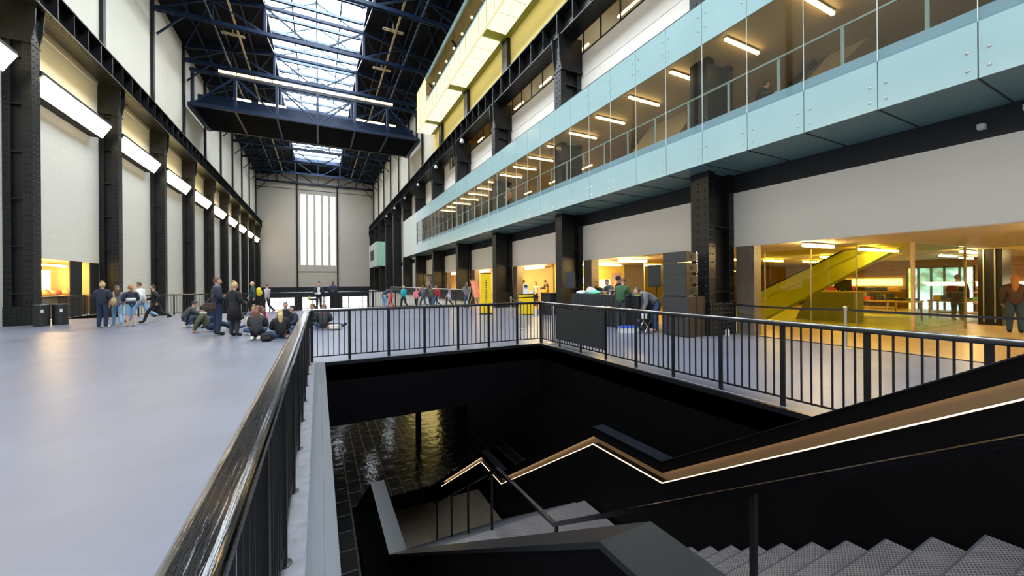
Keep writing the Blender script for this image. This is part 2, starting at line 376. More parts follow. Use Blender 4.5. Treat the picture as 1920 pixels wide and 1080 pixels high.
for k, (x0, x1) in enumerate(((-10, -4.7), (-3.2, 2.2), (4.7, 10))):
    d = tag(MB().box(x0, x1, YE+.2, YE+.24, ZL, -1.25).build('door_%d' % (k+1), 'door_glow'), 'glazed %s doors at the foot of the end wall' % ('left', 'middle', 'right')[k], 'door', kind='structure')
    f = MB()
    n = 6
    for j in range(n+1): f.box(x0 + (x1-x0)*j/n - .04, x0 + (x1-x0)*j/n + .04, YE+.1, YE+.19, ZL, -1.25)
    f.box(x0, x1, YE+.1, YE+.19, -2.3, -2.22); f.build('door_frame', 'grey', d)
struct('trim_6', MB().box(-4.25, -3.95, YE-.25, YE-.01, ZL, 23.2).box(3.65, 3.95, YE-.25, YE-.01, ZL, 23.2), 'steel', 'two dark vertical mullion posts on the end wall', 'post')
struct('trim_7', MB().box(-3.95, 3.65, YE-.04, YE-.005, 4.22, 4.36).box(-11.5, 11.5, YE-.04, YE-.005, 22.0, 22.12), 'dark', 'thin dark rails across the end wall under and over the window', 'rail')
struct('wall_back', MB().box(-11.9, 12, -30.4, -30, ZL, 26), 'panel', 'pale wall at the back of the hall behind the viewer', 'wall')

# roof deck and the two glazed lanterns
b = MB()
for s_ in (-1, 1):
    b.prism([(s_*4.1, 26.0), (s_*11.9, 24.75), (s_*11.9, 25.05), (s_*4.1, 26.3)][::s_], 'Y', -30, YE+.4)
for y0, y1 in ((-30, -26), (66, 76), (89, YE+.4)): b.box(-4.1, 4.1, y0, y1, 26.0, 26.3)
struct('ceiling', b, 'roof', 'dark sloping roof deck of the hall', 'roof')
for k, (y0, y1) in enumerate(((-26, 66), (76, 89))):
    g = MB()
    for s_ in (-1, 1):
        g.face([(s_*3.95, y0, 27.3), (s_*3.95, y1, 27.3), (0, y1, 29.2), (0, y0, 29.2)][::s_])
    g.face([(-3.95, y0, 27.3), (0, y0, 29.2), (3.95, y0, 27.3)]); g.face([(3.95, y1, 27.3), (0, y1, 29.2), (-3.95, y1, 27.3)])
    w = tag(g.build('window_%d' % (k+2), 'sky'), 'bright glazed roof lantern %s' % ('over the near half of the hall', 'at the far end beyond the gantry')[k], 'skylight', kind='structure')
    f = MB()
    for s_ in (-1, 1): f.box(s_*3.96, s_*4.12, y0, y1, 25.9, 27.35)
    f.box(-4.1, 4.1, y0-.1, y0, 26, 29.3); f.box(-4.1, 4.1, y1, y1+.1, 26, 29.3)
    f.build('lantern_curb', 'truss', w)
    f = MB().box(-.09, .09, y0, y1, 28.92, 29.1)
    n = int((y1-y0)/7.75*2)
    for j in range(n+1):
        y = y1 - .3 - j*(y1-y0-.6)/n
        for s_ in (-1, 1): f.bar((s_*3.9, y, 27.15), (0, y, 29.05), .20, .16)
        for s_ in (-1, 1): f.box(s_*2.02, s_*2.16, y0, y1, 28.04, 28.18) if j == 0 else None
    f.build('glazing_bar', 'lbar', w)
    f = MB()
    for j in range(int((y1-y0)/2.58)): f.box(-3.95, 3.95, y0 + 1.0 + j*2.58, y0 + 1.26 + j*2.58, 26.7, 26.95)
    f.build('purlin', 'lbar', w)

# ================================================================== STEEL FRAME
def rivets(b, xs, ys, zs, d):
    for x in xs:
        for y in ys:
            for z in zs: b.rivet((x, y, z), d)
def frange(a, c, st):
    out = []
    while a < c: out.append(a); a += st
    return out
def column(side, z0, label, tiny=False):
    """origin at the near hall-side corner; side -1 left wall, +1 right wall. The web runs back to the wall."""
    D = .87 if side < 0 else 1.22
    X = lambda a: a*side                    # a = distance from hall face towards the wall
    r = thing('steel_column', label, 'column')
    H = 13.0
    st = .24; zs = frange(z0+.3, H, st)
    fw = .30
    b = MB().box(X(0), X(fw), 0, .48, z0, H)                          # hall-side box section
    if not tiny:
        for x in (.08, .20): rivets(b, [X(x)], [0], zs, (0,-1,0))
        for y in (.12, .36): rivets(b, [0], [y], zs, (-side,0,0))
    b.build('box_section', 'steel', r)
    b = MB().box(X(.04), X(.16), .49, .64, z0, H); b.build('side_flange', 'steel', r)
    b = MB().box(X(fw), X(D-.24), .20, .30, z0, H); b.build('web', 'steel', r)
    b = MB().box(X(D-.24), X(D), .02, .46, z0, H)
    if not tiny: rivets(b, [X(D-.17), X(D-.07)], [.02], zs, (0,-1,0))
    b.build('wall_flange', 'steel', r)
    for z in frange(z0+1.3, H-.6, 1.98): MB().box(X(fw), X(D-.24), .05, .20, z, z+.05).build('stiffener', 'steel', r)
    # flared head that carries the girder
    b = MB().prism([(X(D), 11.9), (X(.02), 11.9), (X(-.12), 12.6), (X(-.16), 13.5), (X(D), 13.5)][::(1 if side < 0 else -1)], 'Y', -.06, .0)
    b.prism([(X(D), 11.9), (X(.02), 11.9), (X(-.12), 12.6), (X(-.16), 13.5), (X(D), 13.5)][::(1 if side < 0 else -1)], 'Y', .50, .56)
    b.box(X(D), X(.06), 0, .5, 12.9, 13.5).box(X(D), X(-.02), -.1, .6, 11.82, 11.9)
    b.build('column_head', 'steel', r)
    if not tiny:
        b = MB().box(X(-.02), X(D), -.03, .52, z0, z0+1.0) if side > 0 else MB().box(X(-.015), X(D), -.02, .0, z0, z0+.8)
        rv = frange(z0+.1, z0+.95, .14)
        for x in frange(.07, D-.03, .14): rivets(b, [X(x)], [-.03 if side > 0 else -.02], rv, (0,-1,0))
        b.build('base_plate', 'steel', r)
    return r
LXC, RXC = -10.70, 10.41
def nth(k): return ORD[k]
protoL = column(-1, 0, 'nearest tall black riveted column on the left wall, beside the bins'); protoL.location = (LXC, 23.4, 0)
tallL = column(-1, ZL, 'second black riveted column along the left wall'); tallL.location = (LXC, 31.15, 0)
for k in range(2, 10): dup(tallL, (LXC, 23.4 + 7.755*k, 0), label='%s black riveted column along the left wall' % nth(k))
protoR = column(1, 0, 'big near black riveted column on the right, behind the loudspeaker stack'); protoR.location = (RXC, 7.58, 0)
dup(protoR, (RXC, 15.3, 0), label='second black riveted column on the right, behind the black draped table')
dup(protoR, (RXC, 23.0, 0), label='third black riveted column on the right, between the kiosk and the yellow banner')
tallR = column(1, ZL, 'fourth black riveted column along the right side'); tallR.location = (RXC, 30.72, 0)
for k in range(4, 12): dup(tallR, (RXC, 7.58 + 7.72*k, 0), label='%s black riveted column along the right side' % nth(k))

def girder(side, label):
    r = thing('crane_girder', label, 'girder', (side*10.85, 0, 13.5))
    L0, L1 = -8, YE-.1
    MB().box(-.03, .03, L0, L1, .05, 1.23).build('web', 'steel', r)
    MB().box(-.46, .46, L0, L1, 1.2, 1.27).build('top_flange', 'steel', r)
    y = L0+.5
    while y < L1:
        b = MB().box(-.42, .42, y, y+.04, .06, 1.2); b.build('stiffener', 'steel', r); y += 1.285
    b = MB().box(-.46, .46, L0, L1, 0, .06)
    for yy in frange(4, 34, .2):
        for x in (-.38, -.28, .28, .38): b.rivet((x, yy, 0), (0,0,-1))
    b.build('bottom_flange', 'steel', r)
    MB().box(side*.1-.04, side*.1+.04, L0, L1, 1.27, 1.40).build('crane_rail', 'steel', r)
    return r
girder(-1, 'long black crane girder on top of the left columns')
girder(1, 'long black crane girder on top of the right columns')

def truss(y, label, bracing=True):
    r = thing('roof_truss', label, 'roof truss', (0, y, 23.3))
    for s_ in (-.12, .12): MB().bar((-11.4, s_, 0), (11.4, s_, 0), .10, .30).build('bottom_chord', 'truss', r)
    b = MB()
    for s_ in (-.1, .1): b.bar((-4, s_, 2.4), (4, s_, 2.4), .08, .26)
    for q in (-1, 1): b.bar((q*4, 0, 2.4), (q*11.5, 0, 1.25), .2, .26)
    b.build('top_chord', 'truss', r)
    for q in (-1, 1):
        MB().bar((q*4, 0, 0), (q*4, 0, 2.4), .22, .22).build('vertical', 'truss', r)
        MB().bar((q*7.7, 0, 0), (q*7.7, 0, 1.85), .14, .14).build('vertical', 'truss', r)
        MB().bar((q*3.9, 0, 2.3), (q*.75, 0, .1), .14, .14).build('diagonal', 'truss', r)
        MB().bar((q*4.1, 0, .1), (q*7.6, 0, 1.8), .14, .14).build('diagonal', 'truss', r)
        MB().bar((q*7.8, 0, 1.8), (q*11.2, 0, .1), .12, .12).build('diagonal', 'truss', r)
        MB().bar((q*9.4, 0, .05), (q*9.4, 0, 1.5), .1, .1).build('vertical', 'truss', r)
        MB().box(q*11.36, q*11.52, -.17, .17, -8.5, 1.3).build('wall_post', 'steel', r)
        MB().bar((q*11.2, 0, -2.0), (q*9.5, 0, -.1), .12, .12).build('knee_brace', 'truss', r)
    if bracing:
        for q in (-1, 1):
            MB().bar((q*4.1, 0, 2.5), (q*7.6, 7.7, 1.8), .09, .09).build('bracing', 'truss', r)
            MB().bar((q*7.7, 0, 1.8), (q*11.3, 7.7, 1.2), .09, .09).build('bracing', 'truss', r)
            MB().bar((q*7.7, 0, .1), (q*7.7, 7.75, .1), .12, .16).build('tie_bar', 'truss', r)
            MB().bar((q*4.0, 0, .1), (q*4.0, 7.75, 2.4), .09, .09).build('bracing', 'truss', r)
            MB().bar((q*6.4, 0, 1.2), (q*6.4, 7.75, 1.2), .16, .05).build('cable_tray', 'int_ceil', r)
    MB().bar((0, 0, .1), (0, 0, 2.35), .07, .07).build('vertical', 'truss', r)
    MB().box(-.8, .8, -.02, .02, -.05, .35).build('gusset_plate', 'truss', r)
    return r
tn = ['roof truss nearest the camera at the top of the picture', 'second roof truss, crossing the near lantern', 'third roof truss, crossing the near lantern', 'fourth roof truss, just in front of the gantry',
      'fifth roof truss, just behind the gantry', 'sixth roof truss, under the dark roof beyond the gantry', 'seventh roof truss, before the far lantern', 'eighth roof truss, under the far lantern', 'ninth roof truss, behind the far lantern', 'last roof truss, against the end wall']
t0 = truss(23.7, tn[0])
for k in range(1, 10):
    if k < 9: dup(t0, (0, 23.7 + 7.755*k, 23.3), label=tn[k])
    else: truss(YE-.45, tn[k], False)
dup(t0, (0, 15.9, 23.3), label='roof truss over the near hall, above the top edge of the picture')
for k, x in enumerate((-9.8, -7.7, -5.8, 5.8, 7.7, 9.8)):
    z = 26.0 - (abs(x)-4.1)*1.25/7.8 - .16
    tag(MB().bar((x, -20, z), (x, YE-.1, z), .14, .22).build('roof_purlin', 'truss'), 'roof purlin %s' % ('left of the lantern, nearest the left wall', 'halfway between the left wall and the lantern', 'left of the lantern closest to the glass', 'right of the lantern closest to the glass', 'halfway between the right wall and the lantern', 'right of the lantern, nearest the right wall')[k], 'purlin')
for k, (x, y) in enumerate(((-6.9, 36), (-6.9, 43), (6.2, 43), (6.2, 36))):
    b = MB().box(x-.9, x+.9, y-.16, y-.1, 24.6, 24.7).box(x-.9, x+.9, y+.1, y+.16, 24.6, 24.7)
    for j in range(4): b.box(x-.9+j*.57, x-.82+j*.57, y-.1, y+.1, 24.6, 24.7)
    b.box(x-.03, x+.03, y-.03, y+.03, 24.7, 25.52)
    tag(b.build('cable_tray', 'int_ceil'), 'pale ladder shaped cable tray under the %s roof slope, %s' % ('left' if x < 0 else 'right', 'nearer the camera' if y < 40 else 'farther from the camera'), 'cable tray')

# travelling gantry across the hall
G0, G1 = 47.0, 54.6
r = thing('gantry_crane', 'dark box truss gantry spanning the hall under the roof, carrying warm light strips', 'gantry', (0, G0, 19.2))
for y, z in ((0, 0), (G1-G0, .3)):
    MB().bar((-11.0, y, z), (11.0, y, z), .3, .34).build('bottom_chord', 'truss', r)
    MB().bar((-11.0, y, z+3.3), (11.0, y, z+3.3), .28, .3).build('top_chord', 'truss', r)
    for x in (-10.8, -7.4, -3.8, 0, 3.8, 7.4, 10.8): MB().bar((x, y, z), (x, y, z+3.3), .26, .26).build('vertical', 'truss', r)
    for q in (-1, 1):
        MB().bar((q*3.7, y, z+3.2), (q*.2, y, z+.1), .16, .16).build('diagonal', 'truss', r)
        MB().bar((q*7.3, y, z+3.2), (q*3.9, y, z+.1), .16, .16).build('diagonal', 'truss', r)
        MB().bar((q*7.5, y, z+3.2), (q*10.7, y, z+.1), .16, .16).build('diagonal', 'truss', r)
b = MB().box(-10.9, 10.9, .3, G1-G0-.2, .15, .2)
for j in range(24): b.box(-10.9, 10.9, .5+j*.29, .58+j*.29, .06, .15)
b.build('ribbed_deck', 'roof', r)
MB().box(-10.9, 10.9, 2.2, 2.3, .3, 1.9).build('deck_parapet', 'truss', r)
for x in (-7.4, -3.8, 0, 3.8, 7.4): MB().bar((x, 0, -.05), (x, G1-G0, .2), .2, .2).build('floor_beam', 'truss', r)
for s_ in (-1, 1): MB().bar((s_*11, 0, -.1), (s_*11, G1-G0, .2), .4, .45).build('end_carriage', 'truss', r)
def strip_light(name, label, p, q, w, h, group=None, powm='lamp'):
    p = Vector(p); q = Vector(q)
    r = thing(name, label, 'light', tuple((p+q)/2), group=group)
    c = (p+q)/2
    MB().bar(p-c, q-c, w, h).build('tube', powm, r)
    MB().bar(p-c+Vector((0,0,h/2+.02)), q-c+Vector((0,0,h/2+.02)), w*1.5, .03).build('housing', 'grey', r)
    return r
for k in range(11):
    x0 = -8.7 + k*1.52
    strip_light('strip_light', '%s tube from the left in the long light row on the front of the gantry' % nth(k), (x0, G0-.25, 22.75), (x0+1.42, G0-.25, 22.75), .16, .16)
for k, (x0, x1) in enumerate(((-8.6, -6.9), (-6.2, -4.7), (-4.6, -3.4), (4.4, 6.1), (6.2, 8.0), (8.5, 9.4))):
    strip_light('strip_light', '%s tube from the left in the broken light row behind the gantry' % nth(k), (x0, G1-1.0, 23.0), (x1, G1-1.0, 23.0), .16, .16)
# ================================================================== GLASS GALLERY ON THE RIGHT
GX, GP, GE0 = 9.70, 1.267, 50.2
r = thing('glass_gallery', 'long pale blue glass gallery box running along the right side above the openings', 'gallery', (GX, 0, 4.95))
def gp(b, n, m): return b.build(n, m, r, off=(GX, 0, 4.95))
k = 0; y = 2.17 - GP*4
while y < GE0 - .2:
    y1 = min(y+GP, GE0); end = y > 42.0
    for z0, z1, nm in ((4.95, 5.88, 'bottom_fascia_panel'), (8.32, 9.5, 'top_fascia_panel')):
        b = MB().box(GX, GX+.03, y+.008, y1-.008, z0, z1)
        if not end and y < 30:
            zz = (5.12, 5.42) if z0 < 6 else (8.75, 9.15)
            for yy in (y+.12, y1-.12):
                for z in zz: b.rivet((GX, yy, z), (-1, 0, 0), .026, .015, m=1)
        gp(b, nm, ['fascia_w' if end else 'fascia', 'chrome'])
    if end: gp(MB().box(GX, GX+.03, y+.008, y1-.008, 5.88, 8.32), 'end_panel', 'fascia_w')
    else:
        gp(MB().box(GX-.002, GX+.012, y+.006, y1-.006, 5.89, 8.31), 'glass_pane', 'glass')
        gp(MB().box(GX-.004, GX+.014, y1-.005, y1+.005, 5.89, 8.31), 'pane_joint', 'fin')
    k += 1; y += GP
b = MB().box(GX+.04, 11.64, -3, GE0, 4.95, 4.99)
y = 2.17 - GP*4
while y < GE0: b.box(GX+.04, 11.64, y-.012, y+.012, 4.935, 4.949, 1); y += GP
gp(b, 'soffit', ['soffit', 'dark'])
gp(MB().box(GX+.08, 17, -3, GE0, 5.0, 6.05), 'floor_slab', 'int_wall')
gp(MB().box(GX+.035, GX+.06, -3, 42.3, 5.88, 6.12), 'slab_edge', 'fascia_d')
gp(MB().box(GX+.04, 17, -3, GE0, 8.36, 8.5), 'ceiling_slab', 'int_ceil')
gp(MB().box(GX+.03, 11.64, GE0-.06, GE0, 4.95, 9.5), 'end_wall', 'fascia_w')
gp(MB().box(GX+.03, 11.64, -3, GE0, 9.5, 9.56), 'roof', 'dark')
gp(MB().box(17, 17.2, -3, GE0, 5.0, 9.4).box(11.66, 17, GE0-.1, GE0-.02, 5, 9.4).box(11.66, 17, -3.2, -3, 5, 9.4), 'back_wall', 'int_wall')
gp(MB().bar((10.15, -3, 7.13), (10.15, 42, 7.13), .045, .045), 'handrail', 'railgrey')
y = 2.88 - 1.29*4
while y < 42: gp(MB().box(10.135, 10.165, y-.03, y+.03, 6.05, 7.12), 'rail_post', 'railgrey'); y += 1.29
for k in range(19):
    y = 6.74 - 1.83*3 + 1.83*k
    strip_light('strip_light', '%s warm ceiling tube inside the glass gallery, counted from the camera' % ORD[k], (10.0, y, 8.28), (10.34 if any(7.5+7.72*j < y < 8.3+7.72*j for j in range(7)) else 11.5, y, 8.28), .07, .06)
for k in range(10):
    y = 16.5 + 1.1*k; x = 13.2 + (k % 3)*1.0
    strip_light('strip_light', '%s of the short tubes deep inside the glass gallery' % ORD[k], (x, y, 7.95), (x, y+1.0, 7.95), .06, .05, group=None)
# tan stair balustrade and dark flight seen through the gallery glass
b = MB().prism([(14.1, 7.0), (12.16, 8.35), (10.3, 8.35), (10.3, 7.9), (10.96, 7.3), (12.2, 6.4), (14.1, 6.1)], 'X', 12.9, 13.1)
tag(b.build('stair_balustrade', 'int_ceil'), 'curved tan stair balustrade behind the gallery glass', 'balustrade')
t = thing('upper_staircase', 'tan underside of a staircase behind the near gallery glass', 'staircase', (14, 6, 6.05))
MB().prism([(8.6, 6.1), (8.9, 6.1), (5.9, 8.35), (5.0, 8.35)], 'X', 13.6, 14.6).build('flight', 'int_ceil', t, off=(14, 6, 6.05))
MB().bar((13.5, 8.3, 6.95), (13.5, 6.2, 8.3), .06, .16).build('handrail', 'dark', t, off=(14, 6, 6.05))
tag(MB().prism([(6.4, 8.1), (1.5, 8.34), (-2.5, 8.34), (-2.5, 7.6), (5.2, 7.6)], 'X', 15.0, 15.4).build('bulkhead', 'dark'), 'dark sloping bulkhead behind the nearest gallery glass', 'bulkhead')

# ================================================================== GLOWING BOX HIGH ON THE RIGHT
YB0, YB1, BX = -6.0, 42.0, 9.7
r = thing('light_box', 'glowing cream glass box jutting out high on the right wall under the roof', 'light box', (BX, 0, 18.1))
def bp_(b, n, m): return b.build(n, m, r, off=(BX, 0, 18.1))
y = YB1; k = 0
while y > YB0 + 1:
    y0 = y - 1.29
    endz = y > 38.2
    bp_(MB().box(BX, BX+.05, y0+.025, y-.025, 18.25, 22.3 if endz else 19.75), 'front_panel', 'ybox')
    if not endz and k % 1 == 0: bp_(MB().box(BX+.01, BX+.02, y0+.01, y-.01, 19.82, 21.95), 'glass_pane', 'glass')
    bp_(MB().box(BX-.012, BX+.03, y-.02, y+.02, 18.26, 22.3 if endz else 19.74), 'panel_joint', 'seam')
    y = y0; k += 1
bp_(MB().box(BX-.02, BX+.08, YB0, 38.2, 19.74, 19.86), 'sill', 'fascia_d')
bp_(MB().box(BX-.03, BX+.10, YB0, 38.2, 21.95, 22.35), 'top_rim', 'fascia')
bp_(MB().box(BX-.05, BX+.10, YB0, YB1, 18.06, 18.26), 'bottom_rim', 'ybox')
for k in range(-1, 6):
    ya, yb = 7.58 + 7.72*(k-1) + .75, 7.58 + 7.72*k - .15
    if yb > YB1: yb = YB1
    if ya < YB1:
        sb = MB().box(BX+.12, 11.2, max(ya, YB0), yb, 18.1, 18.14); ys_ = max(ya, YB0) + 1.2
        while ys_ < yb - .5: sb.box(BX+.12, 11.2, ys_-.012, ys_+.012, 18.094, 18.1, 1); ys_ += 1.29
        sb.box(11.2, 11.32, max(ya, YB0), yb, 18.08, 18.15, 1)
        bp_(sb, 'soffit_panel', ['ybox2', 'seam'])
bp_(MB().box(BX+.02, 11.64, YB0, YB1, 18.16, 18.3), 'floor_slab', 'lime')
bp_(MB().box(BX+.05, 11.64, YB1-.06, YB1, 18.15, 22.3), 'end_panel', 'ybox')
bp_(MB().box(BX+.05, 11.64, YB0, YB1, 22.3, 22.5), 'roof', 'int_ceil')
bp_(MB().box(11.55, 11.64, YB0, YB1, 18.3, 22.3), 'back_wall', 'int_wall')
for k in range(9):
    y = 36.2 - 2.05*k
    t = thing('spotlight', '%s small spotlight inside the glowing box, counted from the far end' % ORD[k], 'spotlight', (9.98, y, 20.75))
    MB().lathe((0,0,0), [(.07,0),(.09,.08),(.04,.13)], 10).build('lamp', 'spot', t)
    MB().bar((0,0,.16), (0,0,1.5), .02, .02).build('stem', 'dark', t)
tag(MB().bar((9.96, YB0, 20.45), (9.96, 38, 20.45), .04, .04).build('light_track', 'dark'), 'thin dark track that runs past the spotlights in the glowing box', 'track')
for k in range(0, 5): tag(MB().box(11.36, 11.62, 7.62 + 7.72*k, 8.15 + 7.72*k, 14.8, 18.1).build('upper_post', 'steel'), 'short dark post between the crane girder and the glowing box, %s from the camera' % ORD[k], 'post')
# pale green box beyond the gallery
r = thing('glass_box', 'small pale green glass box jutting from the far right columns', 'glass box', (9.7, 76, 4.95))
MB().box(9.7, 11.64, 75.6, 75.7, 4.95, 9.55).build('end_panel', 'green', r, off=(9.7, 76, 4.95))
MB().box(9.7, 9.76, 75.7, 87.6, 4.95, 9.55).build('front_panel', 'fascia_w', r, off=(9.7, 76, 4.95))
MB().box(9.68, 9.70, 79.5, 85, 6.3, 8.3).build('window_pane', 'dark', r, off=(9.7, 76, 4.95))
MB().box(9.72, 11.64, 75.7, 87.6, 4.96, 5.0).box(9.72, 11.64, 75.7, 87.6, 9.5, 9.55).build('box_slab', 'green', r, off=(9.7, 76, 4.95))

# strip window between middle panels and girder: a lit room behind
b = MB().box(11.96, 18, -8, 37, 12.6, 12.8).box(18, 18.2, -8, 37, 12.6, 16.2).box(11.96, 18, -8, 37, 16.2, 16.4).box(11.96, 18, 36.8, 37, 12.8, 16.2).box(11.96, 18, -8.2, -8, 12.8, 16.2)
struct('wall_right', b, 'int_wall', 'tan lit room behind the high strip window', 'wall')
w = tag(MB().box(11.72, 11.74, -8, 37, 12.84, 14.8).build('window_4', 'glass'), 'high strip window under the right crane girder', 'window', kind='structure')
b = MB().box(11.66, 11.78, -8, 37, 12.80, 12.92)
for k in range(36): b.box(11.70, 11.76, -8 + k*1.29, -7.95 + k*1.29, 12.9, 14.8)
b.build('window_frame', 'dark', w)
for k in range(16):
    y = 4 + 2*k
    strip_light('strip_light', '%s lit tube behind the high strip window, counted from the camera' % ORD[k], (12.6 + (k % 2)*1.6, y, 15.6), (12.6 + (k % 2)*1.6, y+1.5, 15.6), .10, .08)
for k, y in enumerate((9, 13, 16.5, 19, 22, 25)):
    tag(MB().box(14.5, 15.6, y, y+1.6, 15.0, 15.06).build('ceiling_screen', 'screen'), '%s bluish lit ceiling panel behind the high strip window' % ORD[k], 'light')

# ================================================================== LIT OPENINGS UNDER THE GALLERY
b = MB().box(11.66, 34, -14, 20.4, 2.72, 2.9).box(11.96, 18, 20.4, 60, 2.72, 2.9)
struct('ceiling', b, 'int_ceil', 'tan ceiling of the lobby rooms on the right', 'ceiling')
struct('wall_lobby', MB().box(30, 30.3, -14, 6.9, 0, 2.72).box(30, 30.3, 9.4, 20.4, 0, 2.72).box(30, 30.3, 6.9, 9.4, 2.35, 2.72), 'brickb', 'brown brick back wall of the shop', 'wall')
struct('wall_lobby', MB().box(11.96, 34, -14.3, -14, 0, 2.72).box(15.3, 30, 18.7, 18.9, 0, 2.72), 'landing', 'dark side walls of the shop', 'wall')
struct('wall_lobby', MB().box(12.0, 17.2, 18.4, 18.6, 0, 2.72), 'ochre', 'ochre partition behind the draped table', 'wall')
struct('wall_lobby', MB().box(15.0, 15.2, 18.6, 60, 0, 2.72), 'orange', 'orange lit back wall of the lobby behind the kiosk', 'wall')
b = MB()
for k in range(5):
    y = 7.58 + 7.72*k
    if k: b.box(11.66, 12.1, y-.62, y, 0, 2.71)
    b.box(11.66, 12.0, y+.5, y+.95, 0, 2.71)
b.box(11.66, 12.0, 7.0, 7.55, 0, 2.71)
struct('trim_8', b, 'landing', 'brown jambs beside the columns in the lit openings', 'jamb')
struct('trim_9', MB().box(11.60, 11.68, -12, 6.9, .0, .012), 'dark', 'thin dark threshold line across the lobby floor', 'threshold')
# glass screen of the shop
r = thing('glass_screen', 'yellow tinted frameless glass screen at the back of the near lobby opening', 'glass screen', (15, 4.6, 0))
ys = [4.6, 5.85, 7.1, 8.6, 10.1, 11.6, 13.1, 14.6]
for y0, y1 in zip(ys, ys[1:]): MB().box(15, 15.02, y0+.01, y1-.01, .02, 2.71).build('glass_pane', 'glass_y', r, off=(15, 4.6, 0))
for y in ys[1:]: MB().box(14.985, 15.03, y-.012, y+.012, .02, 2.71).build('glass_fin', 'chrome', r, off=(15, 4.6, 0))
MB().box(14.97, 15.05, 4.55, 4.62, 0, 2.71).build('corner_post', 'timber', r, off=(15, 4.6, 0))
r = thing('glass_screen', 'clear blue tinted glass screen returning into the shop beside the bright doors', 'glass screen', (15, 4.6, 0))
for x0, x1 in ((15.06, 17.1), (17.12, 19.1)): MB().box(x0, x1, 4.58, 4.60, .02, 2.71).build('glass_pane', 'glass_c', r, off=(15, 4.6, 0))
MB().box(19.1, 19.15, 4.56, 4.62, 0, 2.71).build('end_fin', 'timber', r, off=(15, 4.6, 0))
# bright doors of the shop
def outdoors():
    m, nt, bs = nodes('trees_and_street_outside'); c = coords(nt, (1, .6, .8))
    n = nt.nodes.new('ShaderNodeTexNoise'); n.inputs['Scale'].default_value = 3.2; n.inputs['Detail'].default_value = 6; lnk(nt, c, n.inputs['Vector'])
    rp = nt.nodes.new('ShaderNodeValToRGB'); e = rp.color_ramp.elements
    e[0].position = .36; e[0].color = (.03, .16, .10, 1); e[1].position = .66; e[1].color = (.75, .95, 1.0, 1)
    k = e.new(.5); k.color = (.16, .50, .38, 1)
    t = nt.nodes.new('ShaderNodeTexCoord'); sp = nt.nodes.new('ShaderNodeSeparateXYZ'); lnk(nt, t.outputs['Object'], sp.inputs[0])
    mr = nt.nodes.new('ShaderNodeMapRange'); mr.inputs[1].default_value = .7; mr.inputs[2].default_value = 1.25; lnk(nt, sp.outputs['Z'], mr.inputs[0])
    mx = nt.nodes.new('ShaderNodeMix'); mx.data_type = 'RGBA'; lnk(nt, mr.outputs[0], mx.inputs[0])
    mx.inputs[6].default_value = (.70, .86, 1.0, 1); lnk(nt, n.outputs['Fac'], rp.inputs[0]); lnk(nt, rp.outputs[0], mx.inputs[7])
    lnk(nt, mx.outputs[2], bs.inputs['Emission Color']); bs.inputs['Emission Strength'].default_value = 1.5
    return m
M['outside'] = outdoors()
d = tag(MB().box(30.1, 30.12, 6.9, 9.4, 0, 2.35).build('door_4', 'outside'), 'bright glazed street doors at the back of the shop with trees outside', 'door', kind='structure')
b = MB()
for y in (6.9, 7.4, 7.95, 8.45, 8.95, 9.4): b.box(30.0, 30.08, y-.04, y+.04, 0, 2.35)
b.box(30.0, 30.08, 6.9, 9.4, 2.27, 2.35); b.build('door_frame', 'landing', d)
# escalator behind the glass
t = thing('escalator', 'lime yellow escalator side climbing behind the shop glass', 'escalator', (17, 9, 0))
MB().prism([(11.2, 0), (11.2, .45), (6.95, 2.7), (5.4, 2.7), (9.7, 0)], 'X', 16.7, 17.1).build('balustrade', 'lime', t, off=(17, 9, 0))
MB().prism([(11.2, .45), (11.2, .53), (6.8, 2.7), (6.95, 2.7)], 'X', 16.68, 17.12).build('handrail', 'dark', t, off=(17, 9, 0))
MB().bar((16.69, 10.5, .42), (16.69, 6.2, 2.66), .02, .03).build('side_joint', 'chrome', t, off=(17, 9, 0))
tag(MB().prism([(15.3, 12), (26, 12), (26, 5.2), (15.3, 5.2)], 'Z', .002, .012).build('floor_mat', 'lime'), 'lime green floor strip behind the shop glass', 'mat')
# shop fittings
t = thing('shop_desk', 'grey sloping information desk behind the shop glass', 'desk', (18.6, 8, 0))
MB().prism([(9.2, 0), (7.2, 0), (7.2, 1.15), (8.7, 1.15)], 'X', 18.2, 19.0).build('counter', 'grey', t, off=(18.6, 8, 0))
MB().box(18.15, 19.05, 7.15, 8.75, 1.15, 1.2).build('counter_top', 'timber', t, off=(18.6, 8, 0))
t = thing('desk_monitor', 'black monitor standing on the information desk', 'monitor', (18.6, 7.7, 1.2))
MB().box(-.03, .03, -.28, .28, .12, .48).build('screen', 'black', t); MB().box(-.04, .04, -.05, .05, 0, .14).box(-.1, .1, -.12, .12, 0, .015).build('stand', 'black', t)
t = thing('bowl', 'orange bowl at the left end of the information desk', 'bowl', (18.5, 8.45, 1.2))
MB().lathe((0,0,0), [(.08,0),(.2,.14),(.21,.2),(.17,.2),(.06,.03)], 14).build('shell', mat('orange_glaze', (.8,.25,.03), .4), t)
bookc = [mat('book_%s' % n, c, .6) for n, c in (('red', (.6,.06,.04)), ('cream', (.75,.68,.5)), ('blue', (.06,.15,.45)), ('black', (.02,.02,.02)), ('amber', (.75,.42,.05)), ('green', (.1,.35,.12)))]
